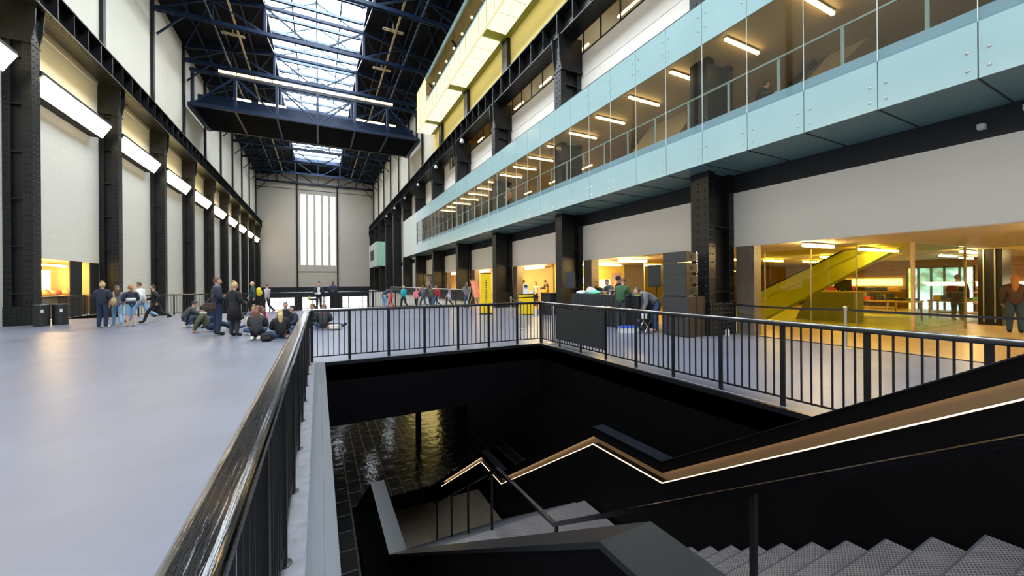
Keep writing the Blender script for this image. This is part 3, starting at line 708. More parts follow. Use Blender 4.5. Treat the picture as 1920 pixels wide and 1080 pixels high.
def display_table(x, y, label, seed, w=2.0, d=1.0):
    rn = random.Random(seed); t = thing('display_table', label, 'table', (x, y, 0))
    MB().box(-d/2, d/2, -w/2, w/2, .72, .78).build('table_top', 'timber', t)
    for sx in (-1, 1):
        for sy in (-1, 1): MB().box(sx*(d/2-.06)-.03, sx*(d/2-.06)+.03, sy*(w/2-.06)-.03, sy*(w/2-.06)+.03, 0, .72).build('leg', 'timber', t)
    MB().box(-d/2+.05, d/2-.05, -w/2+.05, w/2-.05, .25, .29).build('shelf', 'timber', t)
    for k in range(7):
        yy = -w/2 + .2 + k*(w-.4)/6; h = rn.uniform(.06, .34)
        o = MB().box(x-rn.uniform(.1,.3), x+rn.uniform(.1,.3), y+yy-.11, y+yy+.11, .781, .781+h).build('book_stack', bookc[rn.randrange(6)], off=(x, y+yy, .781))
        tag(o, '%s book stack from the left on the %s' % (ORD[6-k], label.split(' with')[0]), 'books', 'book stacks on shop tables')
display_table(21.5, 7.6, 'left timber display table with book stacks behind the shop glass', 1, 2.4)
display_table(23.5, 5.6, 'right timber display table with book stacks behind the shop glass', 2, 2.0)
display_table(25.2, 9.6, 'far timber display table with book stacks behind the information desk', 3, 2.4)
t = thing('wall_shelf', 'long lit book shelf along the back wall of the shop', 'shelf', (29.6, 3, 0))
for z in (.4, .95, 1.5): MB().box(29.3, 29.95, -6, 6.8, z, z+.04).build('shelf_board', 'timber', t, off=(29.6, 3, 0))
MB().box(29.9, 29.97, -6, 6.8, 1.3, 1.5).build('light_strip', 'cafe_glow', t, off=(29.6, 3, 0))
for k in range(26):
    rn = random.Random(k); y = -5.8 + k*.48
    tag(MB().box(29.45, 29.8, y, y+.40, 1.0, 1.0+rn.uniform(.2,.32)).build('book_row', bookc[rn.randrange(6)], off=(29.6, y, 1.0)), 'row of books on the long lit shelf at the back of the shop', 'books', 'books on the long lit shop shelf')
t = thing('wall_shelf', 'lit book shelf behind the yellow glass to the left of the street doors', 'shelf', (29.6, 12, 0))
for z in (.4, .95, 1.75): MB().box(29.3, 29.95, 9.6, 14.8, z, z+.04).build('shelf_board', 'timber', t, off=(29.6, 12, 0))
MB().box(29.9, 29.97, 9.6, 14.8, 1.3, 1.7).build('light_strip', 'cafe_glow', t, off=(29.6, 12, 0))
for k in range(10):
    rn = random.Random(80+k); y = 9.65 + k*.5
    tag(MB().box(29.45, 29.8, y, y+.42, .99, .99+rn.uniform(.16,.28)).build('book_row', bookc[rn.randrange(6)], off=(29.6, y, .99)), 'row of books on the lit shelf left of the street doors', 'books', 'books on the shelf left of the doors')
t = thing('pendant_lamp', 'round white globe lamp hanging over the shop desk', 'lamp', (19.2, 8.35, 1.75))
MB().ball((0,0,0), .09, .09, .09, 14, 10).build('globe', 'spot', t, smooth=True); MB().bar((0,0,.09), (0,0,.97), .012, .012).build('cord', 'dark', t)
t = thing('shop_column', 'black square column with thin pale conduits standing in the shop at far right', 'column', (21.9, 4.55, 0))
MB().box(-.5, .5, -.28, .28, 0, 2.72).build('shaft', 'steel', t)
for y in (-.12, .14): MB().bar((-.53, y, .1), (-.53, y, 2.7), .03, .03).build('conduit', 'chrome', t)
t = thing('glass_sign', 'glass panel with pale lettering at the right edge of the shop', 'sign', (20.0, 3.45, 0))
MB().box(-.01, .01, -1.2, .45, .05, 1.1).build('glass_pane', 'glass', t)
def text(body, size, loc, rot, m, parent=None, depth=.004, name='lettering'):
    c = bpy.data.curves.new(name, 'FONT'); c.body = body; c.size = size; c.extrude = depth; c.align_x = 'LEFT'
    o = bpy.data.objects.new(name, c); COL.objects.link(o)
    dg = bpy.context.evaluated_depsgraph_get(); me = bpy.data.meshes.new_from_object(o.evaluated_get(dg)); bpy.data.objects.remove(o)
    o = bpy.data.objects.new(name, me); COL.objects.link(o); me.materials.clear(); me.materials.append(M[m] if isinstance(m, str) else m)
    o.location = loc; o.rotation_euler = rot
    if parent: o.parent = parent
    return o
RHALL = (PI/2, 0, -PI/2)      # reads from the hall (facing -x)
text('Tate', .30, (-.03, .42, .62), RHALL, 'white', t)
struct('trim_10', MB().box(20.5, 26, 3.0, 4.2, 2.70, 2.715).prism([(20.3, 7.2), (21.3, 6.8), (31, 11.2), (31, 12.4)], 'Z', 2.70, 2.715), 'ywall', 'yellow painted ceiling panels in the shop', 'ceiling panel')
for k, (p, q) in enumerate((((12.08, 5.88), (13.6, 5.88)), ((15.5, 5.95), (17.3, 5.95)), ((20.5, 5.0), (22, 5.0)), ((19.5, 11.2), (21, 11.2)), ((23, 11.2), (24.5, 11.2)), ((26, 11.2), (27.5, 11.2)), ((23, 3), (24.5, 3)), ((26.5, 6.5), (28, 6.5)), ((12.4, 1.6), (13.9, 1.6)), ((17, 1.5), (18.5, 1.5)), ((19, 8.6), (20.5, 8.6)), ((17.5, 13.5), (19, 13.5)))):
    strip_light('strip_light', 'warm ceiling tube in the near lobby and shop, %s of twelve' % ORD[k], (*p, 2.63), (*q, 2.63), .10, .07, powm='lamp2')
for k, (p, q) in enumerate((((12.2, 13.4), (13.9, 13.4)), ((12.4, 15.9), (13.9, 15.9)), ((12.1, 17.2), (13.4, 17.2)), ((14.2, 17.0), (15.6, 17.0)), ((13.0, 11.0), (14.5, 11.0)))):
    strip_light('strip_light', 'warm ceiling tube over the people at the draped table, %s of five' % ORD[k], (*p, 2.60), (*q, 2.60), .10, .09, powm='lamp2')
for k in range(6):
    y = 20.6 + (k*4.3)
    strip_light('strip_light', 'warm ceiling tube in the far orange lobby, %s from the camera' % ORD[k], (12.6, y, 2.6), (12.6, y+2.4, 2.6), .14, .12, powm='lamp2')
for k, (x0, x1, z0, z1, cn) in enumerate(((13.2, 14.0, 1.55, 1.95, 'screen'), (14.05, 14.6, 1.2, 1.95, 'lime'), (15.2, 16.0, 1.3, 1.8, 'outside'))):
    tag(MB().box(x0, x1, 18.36, 18.39, z0, z1).build('poster', cn), '%s poster on the ochre partition behind the table, counted from the left' % ORD[k], 'poster')
t = thing('notice_board', 'mauve notice board with pale lettering on the ochre partition', 'notice board', (16.6, 18.38, 0))
MB().box(-.42, .42, -.02, 0, .5, 2.2).build('board', mat('mauve_board', (.42,.28,.30), .6), t)
b = MB()
for k in range(7): b.box(-.3, .1+.05*(k % 3), -.026, -.02, 1.75-.14*k, 1.79-.14*k)
b.build('printed_line', 'white', t)
text('UV', .22, (14.97, 25.6, 2.25), RHALL, 'white').name = 'wall_lettering'
tag(bpy.data.objects['wall_lettering'], 'pale letters high on the orange lobby wall', 'lettering')
# cafe behind the hatch in the left wall
b = MB().box(-17, -11.88, 24.1, 24.3, 0, 3).box(-17, -11.88, 31.2, 31.4, 0, 3).box(-17.2, -17, 24.1, 31.4, 0, 3).box(-17, -11.88, 24.1, 31.4, 2.97, 3.1).box(-17, -11.57, 24.3, 31.2, -.3, -.01)
struct('wall_cafe', b, 'orange', 'orange lit cafe room behind the left wall', 'wall')
struct('trim_11', MB().box(-11.64, -11.6, 28.3, 29.4, 0, 2.95).box(-11.64, -11.6, 30.25, 31.2, 0, 2.95), 'dark', 'dark shutters of the cafe hatch', 'shutter')
t = thing('cafe_sign', 'bright white menu light panel in the left cafe hatch', 'sign', (-13.4, 25.9, 1.6)); MB().box(-.02, .02, -.6, .95, 0, .85).build('panel', 'cafe_glow', t)
t = thing('cafe_sign', 'second bright light panel seen in the narrow part of the hatch', 'sign', (-13.4, 30.1, 1.4)); MB().box(-.02, .02, -.5, .6, 0, 1.1).build('panel', 'cafe_glow', t)
for k in range(4): strip_light('strip_light', 'warm tube light in the left cafe, %s from the camera' % ORD[k], (-12.8, 24.6 + 1.6*k, 2.75), (-12.8, 25.9 + 1.6*k, 2.75), .10, .08, powm='lamp2')
t = thing('cafe_counter', 'dark cafe counter inside the left hatch', 'counter', (-12.4, 27.6, 0))
MB().box(-.3, .3, -3.2, 3.5, 0, 1.1).build('front', 'landing', t); MB().box(-.35, .35, -3.2, 3.5, 1.1, 1.14).build('top', 'timber', t)
snack = [mat('snack_%d' % i, c, .6) for i, c in enumerate(((.8,.55,.15), (.7,.3,.08), (.85,.7,.4), (.6,.15,.06)))]
for k in range(16):
    rn = random.Random(50+k)
    c = (-12.4+rn.uniform(-.15,.15), 24.7+.40*k, 1.14)
    o = MB().lathe(c, [(.08,0),(.15,.05),(.16,.13),(.10,.20+rn.uniform(0,.12)),(.02,.24+rn.uniform(0,.1))], 9).build('pastry_basket', snack[k % 4], off=c)
    tag(o, 'heaped snack basket on the cafe counter in the left hatch', 'snacks', 'snack baskets on the cafe counter')

# left wall lights
def wall_light(k, label):
    y0 = 23.4 + 7.755*k + .62; y1 = y0 + 6.2
    t = thing('wall_light', label, 'wall light', (-11.1, y0, 10.2))
    MB().prism([(-.46, -.08), (.03, -.08), (.44, .62), (.44, .78), (-.46, .78)], 'Y', -.02, y1-y0+.02).build('housing', 'dark', t)
    MB().box(-.40, .25, .1, y1-y0-.1, .781, .80).build('uplight', 'uplamp', t)
    n = 5; L = (y1-y0)/n
    for j in range(n):
        a = Vector((.05, j*L+.02, -.10)); c = Vector((.46, j*L+.02, .62)); e = Vector((0, L-.06, 0)); o_ = Vector((.016, 0, -.01))
        MB().face([a+o_, c+o_, c+e+o_, a+e+o_]).build('diffuser', 'wlight', t)
    return t
for k in range(-3, 9):
    wall_light(k, ('%s slanted light box along the left wall, counted from the camera' % ORD[k+1]) if k >= -1 else 'slanted light box on the left wall beside the viewer, %s' % ('nearer' if k == -2 else 'nearest'))
b = []
for k, (tx, y, z) in enumerate((('TCH', 55.0, 3.6), ('IS', 55.0, 2.3), ('CE', 55.0, 1.0))):
    o = text(tx, 1.3, (-11.56, 51.6, z + .2), (PI/2, 0, PI/2), 'white', name='wall_lettering'); tag(o, 'faint white letters on the far left wall, %s line' % ('top', 'middle', 'bottom')[k], 'lettering')
# ================================================================== STAIRCASE
SX0, SX1 = .87, 4.74
GO, RI = .303, .196
r = thing('staircase', 'black staircase with steel mesh treads descending from the bridge into the well', 'staircase', (2.8, .42, 0))
def sp(b, n, m, par=None): return b.build(n, m, par or r, off=(2.8, .42, 0))
def flight(y0, z0, n):
    for i in range(n):
        y = y0 + GO*i; z = z0 - RI*(i+1)
        b = MB().box(SX0, SX1, y-.012, y+GO+.014, z-.025, z, 0).box(SX0, SX1, y+GO+.002, y+GO+.016, z-.05, z+.001, 1)
        sp(b, 'tread', ['tread', 'alu'])
        sp(MB().box(SX0, SX1, y-.03, y-.015, z, z+RI-.026), 'riser', 'pit')
flight(.42, 0, 14)
L1 = -RI*14
sp(MB().box(SX0, SX1, .42+GO*14+.02, 6.25, L1-.05, L1-.002), 'landing', 'tread')
flight(6.25, L1, 13)
L2 = L1 - RI*13; yl2 = 6.25 + GO*13
sp(MB().box(SX0, SX1, yl2+.02, 12.05, L2-.05, L2-.002), 'landing', 'landing')
flight(12.05, L2, 13)
def profile(dz, y_shift=0):      # line of the handrail / strip over the flights
    return [(-1.2, 1.02), (.42, 1.015), (4.33, -1.52), (6.03, -1.54), (10.33, -4.33), (11.93, -4.33), (16.6, -7.35)]
def band(lo, hi, x0, x1, m, nm):
    p = profile(0)
    for k in range(len(p)-1):
        (ya, za), (yb, zb) = p[k], p[k+1]
        yield MB().prism([(ya, za+lo), (yb, zb+lo), (yb, zb+hi), (ya, za+hi)], 'X', x0, x1)
def joined(lo, hi, x0, x1):
    p = profile(0); o = [(y, z+lo) for y, z in p] + [(y, z+hi) for y, z in p[::-1]]
    b = MB()
    for k in range(len(p)-1):
        (ya, za), (yb, zb) = p[k], p[k+1]
        b.prism([(ya, za+lo), (yb, zb+lo), (yb, zb+hi), (ya, za+hi)], 'X', x0, x1)
    return b
sp(joined(-1.75, -.0, 4.80, 5.02), 'right_parapet', 'pit')
sp(joined(.0, .19, 4.93, 5.02), 'handrail_recess', 'recess')
sp(joined(.19, .33, 4.80, 5.04), 'right_top_band', 'pit'); sp(joined(.155, .19, 4.80, 4.85), 'right_top_lip', 'pit')
sp(joined(.33, .345, 4.79, 5.05), 'right_cap', 'cap')
sp(joined(-.008, .008, 4.790, 4.80), 'led_strip', 'led')  # lit lower lip of the recess, its light put in as glow
sp(joined(.172, .188, 4.86, 4.91), 'led_strip', 'led')
# left parapet with its broad slanting cap
pl = [(-1.2, .93), (.82, .93), (4.38, -1.35), (6.08, -1.35), (10.6, -4.3), (12.0, -4.3), (16.6, -7.3)]
b = MB(); c = MB()
for k in range(len(pl)-1):
    (ya, za), (yb, zb) = pl[k], pl[k+1]
    b.prism([(ya, za-1.5), (yb, zb-1.5), (yb, zb), (ya, za)], 'X', .69, .84)
    c.prism([(ya, za), (yb, zb), (yb, zb+.02), (ya, za+.02)], 'X', .67, .86)
sp(b, 'left_parapet', 'pit'); sp(c, 'left_cap', 'cap')
# middle handrail
hp = [(-.6, .98), (.42, .98), (4.35, -1.60), (6.2, -1.65), (10.27, -4.33), (12.1, -4.45), (16.2, -7.1)]
h = MB()
for (ya, za), (yb, zb) in zip(hp, hp[1:]): h.bar((2.8, ya, za), (2.8, yb, zb), .055, .05)
mh = sp(h, 'middle_handrail', 'rail')
def hz(y):
    for (ya, za), (yb, zb) in zip(hp, hp[1:]):
        if ya <= y <= yb: return za + (zb-za)*(y-ya)/(yb-ya)
def sz(y):
    if y < .42: return 0
    if y < 4.66: return -RI*(int((y-.42)/GO)+1)
    if y < 6.25: return L1
    if y < yl2: return L1 - RI*(int((y-6.25)/GO)+1)
    return L2
for y in (-.4, 1.70, 4.3, 6.45, 7.71, 8.87, 10.15, 11.9):
    sp(MB().box(2.782, 2.818, y-.02, y+.02, sz(y), hz(y)-.02), 'handrail_post', 'bar')
# pillars and added unseen lamps on the level below
tag(MB().box(3.47, 3.80, 10.5, 10.82, ZL, -.4).build('pillar', 'pit'), 'thick black pillar standing beside the stairs on the level below', 'pillar')
tag(MB().box(2.86, 3.02, 12.8, 12.95, ZL, -.4).build('pillar', 'pit'), 'thin black pillar on the tiled floor below the stairs', 'pillar')
M['ylow'] = glow('yellow_lit_glazing_below', (1.0, .78, .25), 1.3)
struct('wall_stair_right', MB().box(WX1, WX1+.3, 15, 19, ZL, -.401), 'pit', 'black wall on the level below beyond the pillars', 'wall')
struct('wall_stair_right', MB().box(WX1, WX1+.3, 19, 27, ZL, -.401), 'ylow', 'yellow lit glazing along the level below', 'wall')
for k, (x, y) in enumerate(((.8, 20), (2.0, 17), (3.2, 20), (3.9, 24), (-2, 18), (-2, 23), (1.2, 25))):
    strip_light('strip_light', 'unseen tube added below the bridge to reflect in the tiles, %s of seven' % ORD[k], (x, y, -.55), (x, y+1.5, -.55), .12, .08, powm='lampb')  # out-of-sight tubes added for their reflection in the tiled floor

# ================================================================== RAILINGS
def railing(label, P, Q, posts, bal, hw=.08, hh=.065, top=1.12, bot=.12, side=0, hshift=0, plates=False, name='railing', psz=(.06, .022)):
    """posts: distances along the run; bal: balusters between two posts"""
    P = Vector((*P, 0)); Q = Vector((*Q, 0)); d = (Q-P).normalized(); L = (Q-P).length
    t = thing(name, label, 'railing', tuple(P), math.atan2(d.y, d.x))       # local x runs along the rail
    prof = []
    r_ = min(hw, hh)*.38
    for cx, cz, a0 in ((hw/2-r_, top-r_, 0), (-hw/2+r_, top-r_, PI/2), (-hw/2+r_*.5, top-hh+r_*.5, PI), (hw/2-r_*.5, top-hh+r_*.5, 1.5*PI)):
        rr = r_ if a0 < PI*.9 else r_*.5
        for j in range(4): a = a0 + j*PI/6; prof.append((cx + rr*math.cos(a) + hshift, cz + rr*math.sin(a)))
    MB().prism(prof, 'X', 0, L).build('handrail', 'rail', t, smooth=False)
    MB().box(0, L, -.012, .012, bot-.012, bot+.012).build('bottom_bar', 'bar', t)
    for x in posts:
        b = MB().box(x-psz[0]/2, x+psz[0]/2, -psz[1]/2, psz[1]/2, .0, top-hh)
        if plates: b.lathe((x, 0, 0), [(.05, .0), (.05, .016), (.03, .02)], 14)
        b.build('post', 'bar', t)
    for a, c in zip(posts, posts[1:]):
        for j in range(1, bal+1):
            x = a + (c-a)*j/(bal+1)
            MB().box(x-.009, x+.009, -.007, .007, bot, top-hh).build('baluster', 'bar', t)
    return t
ps = [x for x in [7.87 - .877*k + 1.0 for k in range(-1, 10)] if x > 0][::-1]
railing('near left black railing with a broad glossy handrail running into the picture', (-.2, -1.0), (-.2, 9.09), ps, 7, hw=.115, hh=.07, hshift=.025, plates=True, psz=(.05, .05))
railing('black railing across the far edge of the stair well', (-.16, 9.05), (5.47, 9.05), [.02, .75, 1.57, 2.39, 3.22, 4.04, 4.86, 5.59], 6)
railing('black railing down the right edge of the stair well', (5.43, 9.02), (5.43, -1.2), [.03 + .87*k for k in range(12)], 7)
t = thing('screen_panel', 'plain black panel fixed to the right railing near its far corner', 'panel', (5.40, 7.3, 0))
MB().box(-.012, 0, -.93, .94, .20, .99).build('board', 'cloth', t)
for y in (-.9, 0, .9): MB().box(0, .03, y-.02, y+.02, .93, .97).build('clip', 'chrome', t)
for k, (a, c) in enumerate(((-11.45, -4.1), (-4.1, 3.2), (3.2, 10.35))):
    n = 5; L = c-a
    railing('%s section of the black railing along the far edge of the bridge' % ('left', 'middle', 'right')[k], (a, 27 - .08), (c, 27 - .08), [.03 + (L-.06)*j/n for j in range(n+1)], 11, top=1.15, psz=(.07, .03))
t = thing('parapet', 'dark parapet with a white ledge along the far right walkway', 'parapet', (10.16, 48, .22))
MB().box(-.08, .08, -19.5, 14, 0, .86).build('panel', 'dark', t); MB().box(-.2, .14, -19.5, 14, .86, .92).build('ledge', 'white', t)
# queue posts and belts
def stanchion(x, y, label):
    t = thing('stanchion', label, 'queue post', (x, y, 0))
    MB().lathe((0,0,0), [(.16,0),(.16,.015),(.03,.03)], 18).build('base', 'chrome', t)
    MB().lathe((0,0,.03), [(.03,0),(.03,.88),(.04,.89),(.04,.97),(.0,.985)], 12).build('post', 'chrome', t, smooth=False)
    return t
stanchion(11.35, 4.65, 'steel queue post standing in front of the shop glass')
stanchion(7.75, 15.5, 'steel queue post left of the yellow kiosk')
stanchion(6.35, 11.95, 'steel queue post nearest the railing in front of the kiosk')
stanchion(9.75, 16.4, 'steel queue post against the right side of the yellow kiosk')
stanchion(5.62, 8.72, 'brass looking queue post just behind the railing corner')
def belt(p, q, label, sag=.04):
    p = Vector(p); q = Vector(q); b = MB(); n = 8; pts = []
    for k in range(n+1): f = k/n; c = p.lerp(q, f); c.z -= sag*4*f*(1-f); pts.append(c)
    for a, c in zip(pts, pts[1:]): b.bar(a, c, .008, .05)
    tag(b.build('queue_belt', 'black'), label, 'queue belt')
belt((11.35, 4.68, .93), (11.55, 8.0, .93), 'black queue belt running left from the shop queue post')
belt((11.38, 4.6, .93), (12.2, .2, .93), 'black queue belt running right from the shop queue post')
belt((7.78, 15.5, .93), (9.72, 16.4, .93), 'black queue belt in front of the yellow kiosk', 0)
belt((7.74, 15.46, .93), (6.38, 12.0, .93), 'grey queue belt between the two left queue posts')
# ================================================================== PROPS
def bin_(x, y, label):
    t = thing('litter_bin', label, 'bin', (x, y, 0))
    MB().lathe((0,0,0), [(.22,0),(.235,.02),(.235,.80),(.225,.82)], 24).build('body', 'black', t, smooth=False)
    MB().lathe((0,0,.82), [(.24,0),(.245,.03),(.23,.07),(.13,.075),(.12,.05),(.01,.05)], 24).build('rim', 'alu', t)
    MB().box(.08, .15, -.236, -.20, .55, .68).build('notice', 'white', t)
bin_(-10.22, 22.85, 'left black litter bin with a pale rim beside the big left column')
bin_(-9.80, 23.15, 'right black litter bin with a pale rim beside the big left column')
# yellow banner
t = thing('banner_stand', 'tall yellow upright banner with vertical black lettering standing in the hall', 'banner', (7.8, 18.5, 0), math.radians(-24))
MB().box(-.27, .27, -.02, .02, .06, 2.12).build('banner', 'yellow', t)
b = MB()
for k in range(14): b.box(-.05 + .012*(k % 3), .05 - .01*(k % 2), -.0225, -.02, .62+.085*k, .66+.085*k)
b.build('printed_line', 'black', t)
MB().box(-.36, .36, -.2, .2, 0, .03).box(-.3, .3, -.05, .05, .03, .07).build('base', 'black', t); MB().box(-.28, .28, -.025, .025, 2.12, 2.16).build('top_bar', 'black', t)
# kiosk
t = thing('kiosk', 'bright yellow ticket kiosk with a black counter top', 'kiosk', (9.55, 17.35, 0), math.radians(-31))
MB().box(-.37, .37, -.3, .3, .03, 1.02).build('body', 'yellow', t, bevel=.01); MB().box(-.38, .38, -.31, .31, 1.02, 1.06).build('counter_top', 'black', t); MB().box(-.34, .34, -.27, .27, 0, .03).build('plinth', 'black', t)
t = thing('ticket_screen', 'white upright ticket screen on the yellow kiosk', 'screen', (9.50, 17.30, 1.06), math.radians(-31))
MB().prism([(-.10, 0), (.10, 0), (.08, .5), (-.02, .5)], 'X', -.13, .13).build('casing', 'white', t); MB().bar((0, -.075, .33), (0, -.055, .46), .18, .012).build('display', 'black', t)
t = thing('ticket_printer', 'small white printer beside the screen on the kiosk', 'printer', (9.74, 17.15, 1.06), math.radians(-31))
MB().box(-.1, .1, -.1, .1, 0, .16).build('casing', 'white', t, bevel=.015); MB().box(-.05, .05, -.105, -.1, .04, .07).build('indicator', 'screen', t)
tag(MB().lathe((9.72, 16.62, 0), [(.12,0),(.12,.3),(.1,.31)], 4).build('white_box', 'white'), 'white paper box on the floor in front of the yellow kiosk', 'box')
t = thing('info_counter', 'black counter to the right of the yellow kiosk', 'counter', (10.75, 16.6, 0))
MB().box(-.5, .7, -.45, .45, 0, 1.06).build('front', 'dark', t); MB().box(-.54, .72, -.48, .48, 1.06, 1.1).build('counter_top', 'black', t)
t = thing('leaflet_rack', 'dark rack of lit leaflets beside the lobby opening behind the kiosk', 'rack', (12.1, 17.0, 0))
MB().box(-.1, .1, -.6, .55, 0, 2.65).build('back_board', 'dark', t)
for k in range(4): MB().prism([(-.55, .95+.42*k), (.2, .88+.42*k), (.2, 1.03+.42*k)], 'X', -.16, -.1, 0).build('leaflet_tray', 'int_ceil', t)
MB().box(-.16, -.1, .28, .42, .9, 2.65).build('light_strip', 'cafe_glow', t)
pinkm = mat('salmon_pink_board', (.80, .25, .22), .5)
for k, (x, y) in enumerate(((8.55, 21.9), (9.1, 22.8))):
    t = thing('easel', '%s pink board on a timber easel behind the yellow banner' % ('left', 'right')[k], 'easel', (x, y, 0), math.radians(35))
    MB().prism([(-.02, .75), (.02, .75), (.28, 1.75), (.24, 1.75)], 'X', -.16, .16).build('board', pinkm, t)
    for s_ in (-.2, .2): MB().bar((s_, -.28, 0), (s_*.6, .32, 1.85), .035, .035).build('leg', 'timber', t)
    MB().bar((0, .75, 0), (0, .25, 1.7), .035, .035).build('leg', 'timber', t)
# draped table with sound gear
TX0, TX1, TY0, TY1, TZ = 9.52, 10.34, 9.5, 13.3, 1.16
t = thing('draped_table', 'long table under a black pleated drape in front of the second right column', 'table', ((TX0+TX1)/2, (TY0+TY1)/2, 0))
o_ = ((TX0+TX1)/2, (TY0+TY1)/2, 0)
MB().box(TX0+.03, TX1-.03, TY0+.03, TY1-.03, TZ-.05, TZ-.01).build('table_top', 'black', t, off=o_)
for x in (TX0+.12, TX1-.12):
    for y in (TY0+.15, TY1-.15): MB().box(x-.025, x+.025, y-.025, y+.025, 0, TZ-.05).build('leg', 'chrome', t, off=o_)
b = MB(); outl = []
per = [((TX0, TY0), (TX0, TY1)), ((TX0, TY1), (TX1, TY1)), ((TX1, TY1), (TX1, TY0)), ((TX1, TY0), (TX0, TY0))]
ring_t, ring_b = [], []
for (ax, ay), (bx_, by_) in per:
    L = math.hypot(bx_-ax, by_-ay); n = int(L/.035); nx, ny = (by_-ay)/L, -(bx_-ax)/L
    nx, ny = -nx, -ny
    for j in range(n):
        f = j/n; w_ = .028*math.sin(f*L*2*PI/.21) + .012*math.sin(f*L*2*PI/.083)
        x, y = ax+(bx_-ax)*f, ay+(by_-ay)*f
        ring_t.append((x + nx*w_*.2, y + ny*w_*.2, TZ)); ring_b.append((x + nx*(w_+.03), y + ny*(w_+.03), .01))
n = len(ring_t); b.v = ring_t + ring_b
for j in range(n): b.f.append((j, (j+1) % n, n+(j+1) % n, n+j)); b.m.append(0)
b.f.append(tuple(range(n))); b.m.append(0)
b.build('drape', 'cloth', t, off=o_, smooth=False)
def lump(name, label, cat, c, sx, sy, sz, m, seed=1):
    rn = random.Random(seed); ph = [rn.uniform(0, 6) for _ in range(4)]
    def sh(x, y, z):
        k = 1 + .22*math.sin(3*x+ph[0]+2*y) + .18*math.sin(5*y+ph[1]+2*z) + .12*math.sin(7*x+ph[2])
        return x*k, y*k, max(z, -.25)*(1+.3*math.sin(4*x+ph[3]))
    return tag(MB().ball((c[0], c[1], c[2]+sz*.26), sx, sy, sz, 18, 12, shape=sh).build(name, m, off=c, smooth=True), label, cat)
mint = mat('mint_green_cloth', (.12, .60, .40), .7); bluish = mat('pale_blue_plastic_sheet', (.55, .66, .80), .35); jack = mat('pale_grey_coat_cloth', (.62, .58, .56), .8)
lump('plastic_sheet', 'crumpled pale blue sheet at the left end of the draped table', 'sheet', (9.85, 12.9, TZ), .2, .34, .10, bluish, 3)
lump('mint_cloth', 'mint green cloth bundle on the draped table', 'cloth', (9.80, 12.15, TZ), .16, .26, .12, mint, 5)
lump('coat', 'pale grey coat heaped on the far side of the draped table', 'coat', (10.12, 12.75, TZ), .15, .24, .22, jack, 8)
t = thing('sound_mixer', 'flat grey sound mixer on the right half of the draped table', 'mixer', (9.85, 10.1, TZ))
MB().prism([(-.28, 0), (.28, 0), (.28, .05), (-.28, .09)], 'X', -.22, .22).build('casing', 'grey', t)
for k in range(6):
    for j in range(3): MB().lathe((-.16+.06*k, -.16+.13*j, .07), [(.012,0),(.010,.035)], 6).build('knob', 'black', t)
t = thing('laptop', 'black laptop on the draped table behind the man in green', 'laptop', (10.05, 10.65, TZ))
MB().box(-.17, .17, -.12, .12, 0, .018).build('keyboard', 'black', t); MB().bar((0, .12, .01), (0, .2, .23), .34, .012).build('screen', 'black', t)
tag(MB().box(9.62, 9.98, 9.62, 9.80, TZ, TZ+.05).build('lime_case', mat('lime_case', (.60, .78, .05), .4)), 'bright lime flat case on the near end of the draped table', 'case')
tag(MB().lathe((9.7, 11.15, TZ), [(.035,0),(.04,.09),(.036,.09)], 10).build('paper_cup', 'white'), 'small white cup near the middle of the draped table', 'cup')
# loudspeakers
grille = mat('charcoal_speaker_grille', (.030, .032, .036), .55, bump=.2, bscale=160); cab = mat('brown_black_speaker_cabinet', (.045, .032, .022), .5, noise=.2, nscale=8)
for k, z in enumerate((0, .60)):
    t = thing('subwoofer', '%s big black bass cabinet at the foot of the loudspeaker stack' % ('lower', 'upper')[k], 'loudspeaker', (9.98, 8.13, z))
    MB().prism([(-.40, -.46), (.39, -.46), (.39, .46), (-.40, .46)], 'Z', 0, .595).build('cabinet', cab, t, bevel=.012)
    MB().prism([(-.40, -.44), (-.44, -.25), (-.45, 0), (-.44, .25), (-.40, .44)], 'Z', .03, .57).build('grille', grille, t)
    MB().box(-.02, .03, -.472, -.46, .0, .595).build('strap', 'black', t)
for k in range(4):
    z = 1.20 + .335*k
    t = thing('array_speaker', '%s speaker from below in the narrow column on top of the bass cabinets' % ORD[k], 'loudspeaker', (9.93, 8.13, z))
    MB().prism([(-.34, .0), (.12, .05), (.12, .28), (-.34, .328)], 'Y', -.42, .42).build('cabinet', cab, t)
    MB().box(-.365, -.34, -.41, .41, .01, .32).build('grille', grille, t)
    b = MB()
    for s_ in (-1, 1): b.tube([(-.08, s_*.42, .165), (-.08, s_*.435, .165)], .075, 14)
    b.build('handle_cup', 'black', t)
    for s_ in (-1, 1): MB().box(.10, .16, s_*.40-.01, s_*.40+.01, .02, .31).build('rigging_arm', 'chrome', t)
def pa(name, label, x, y, z, rz, w=.42, d=.36, h=.72):
    t = thing(name, label, 'loudspeaker', (x, y, 0), rz)
    MB().prism([(-w/2, -d/2), (w/2, -d/2), (w*.35, d/2), (-w*.35, d/2)], 'Z', z, z+h).build('cabinet', 'black', t, bevel=.015)
    MB().box(-w/2+.02, w/2-.02, -d/2-.012, -d/2, z+.02, z+h-.02).build('grille', grille, t)
    MB().tube([(0, 0, .55), (0, 0, z)], .018, 8).build('pole', 'black', t)
    for k in range(3): a = k*2*PI/3 + .4; MB().tube([(0, 0, .72), (math.cos(a)*.42, math.sin(a)*.42, .015)], .012, 6).build('leg', 'black', t)
    return t
pa('speaker_on_stand', 'black loudspeaker on a stand at the left end of the draped table', 9.95, 13.95, 1.38, math.radians(-50))
pa('speaker_on_stand', 'black loudspeaker on a stand behind the bending man', 11.15, 10.25, 1.45, math.radians(-70), .46, .4, .80)
t = thing('storage_box', 'white storage box with a blue lid on the floor by the draped table', 'box', (8.95, 9.42, 0), math.radians(-20))
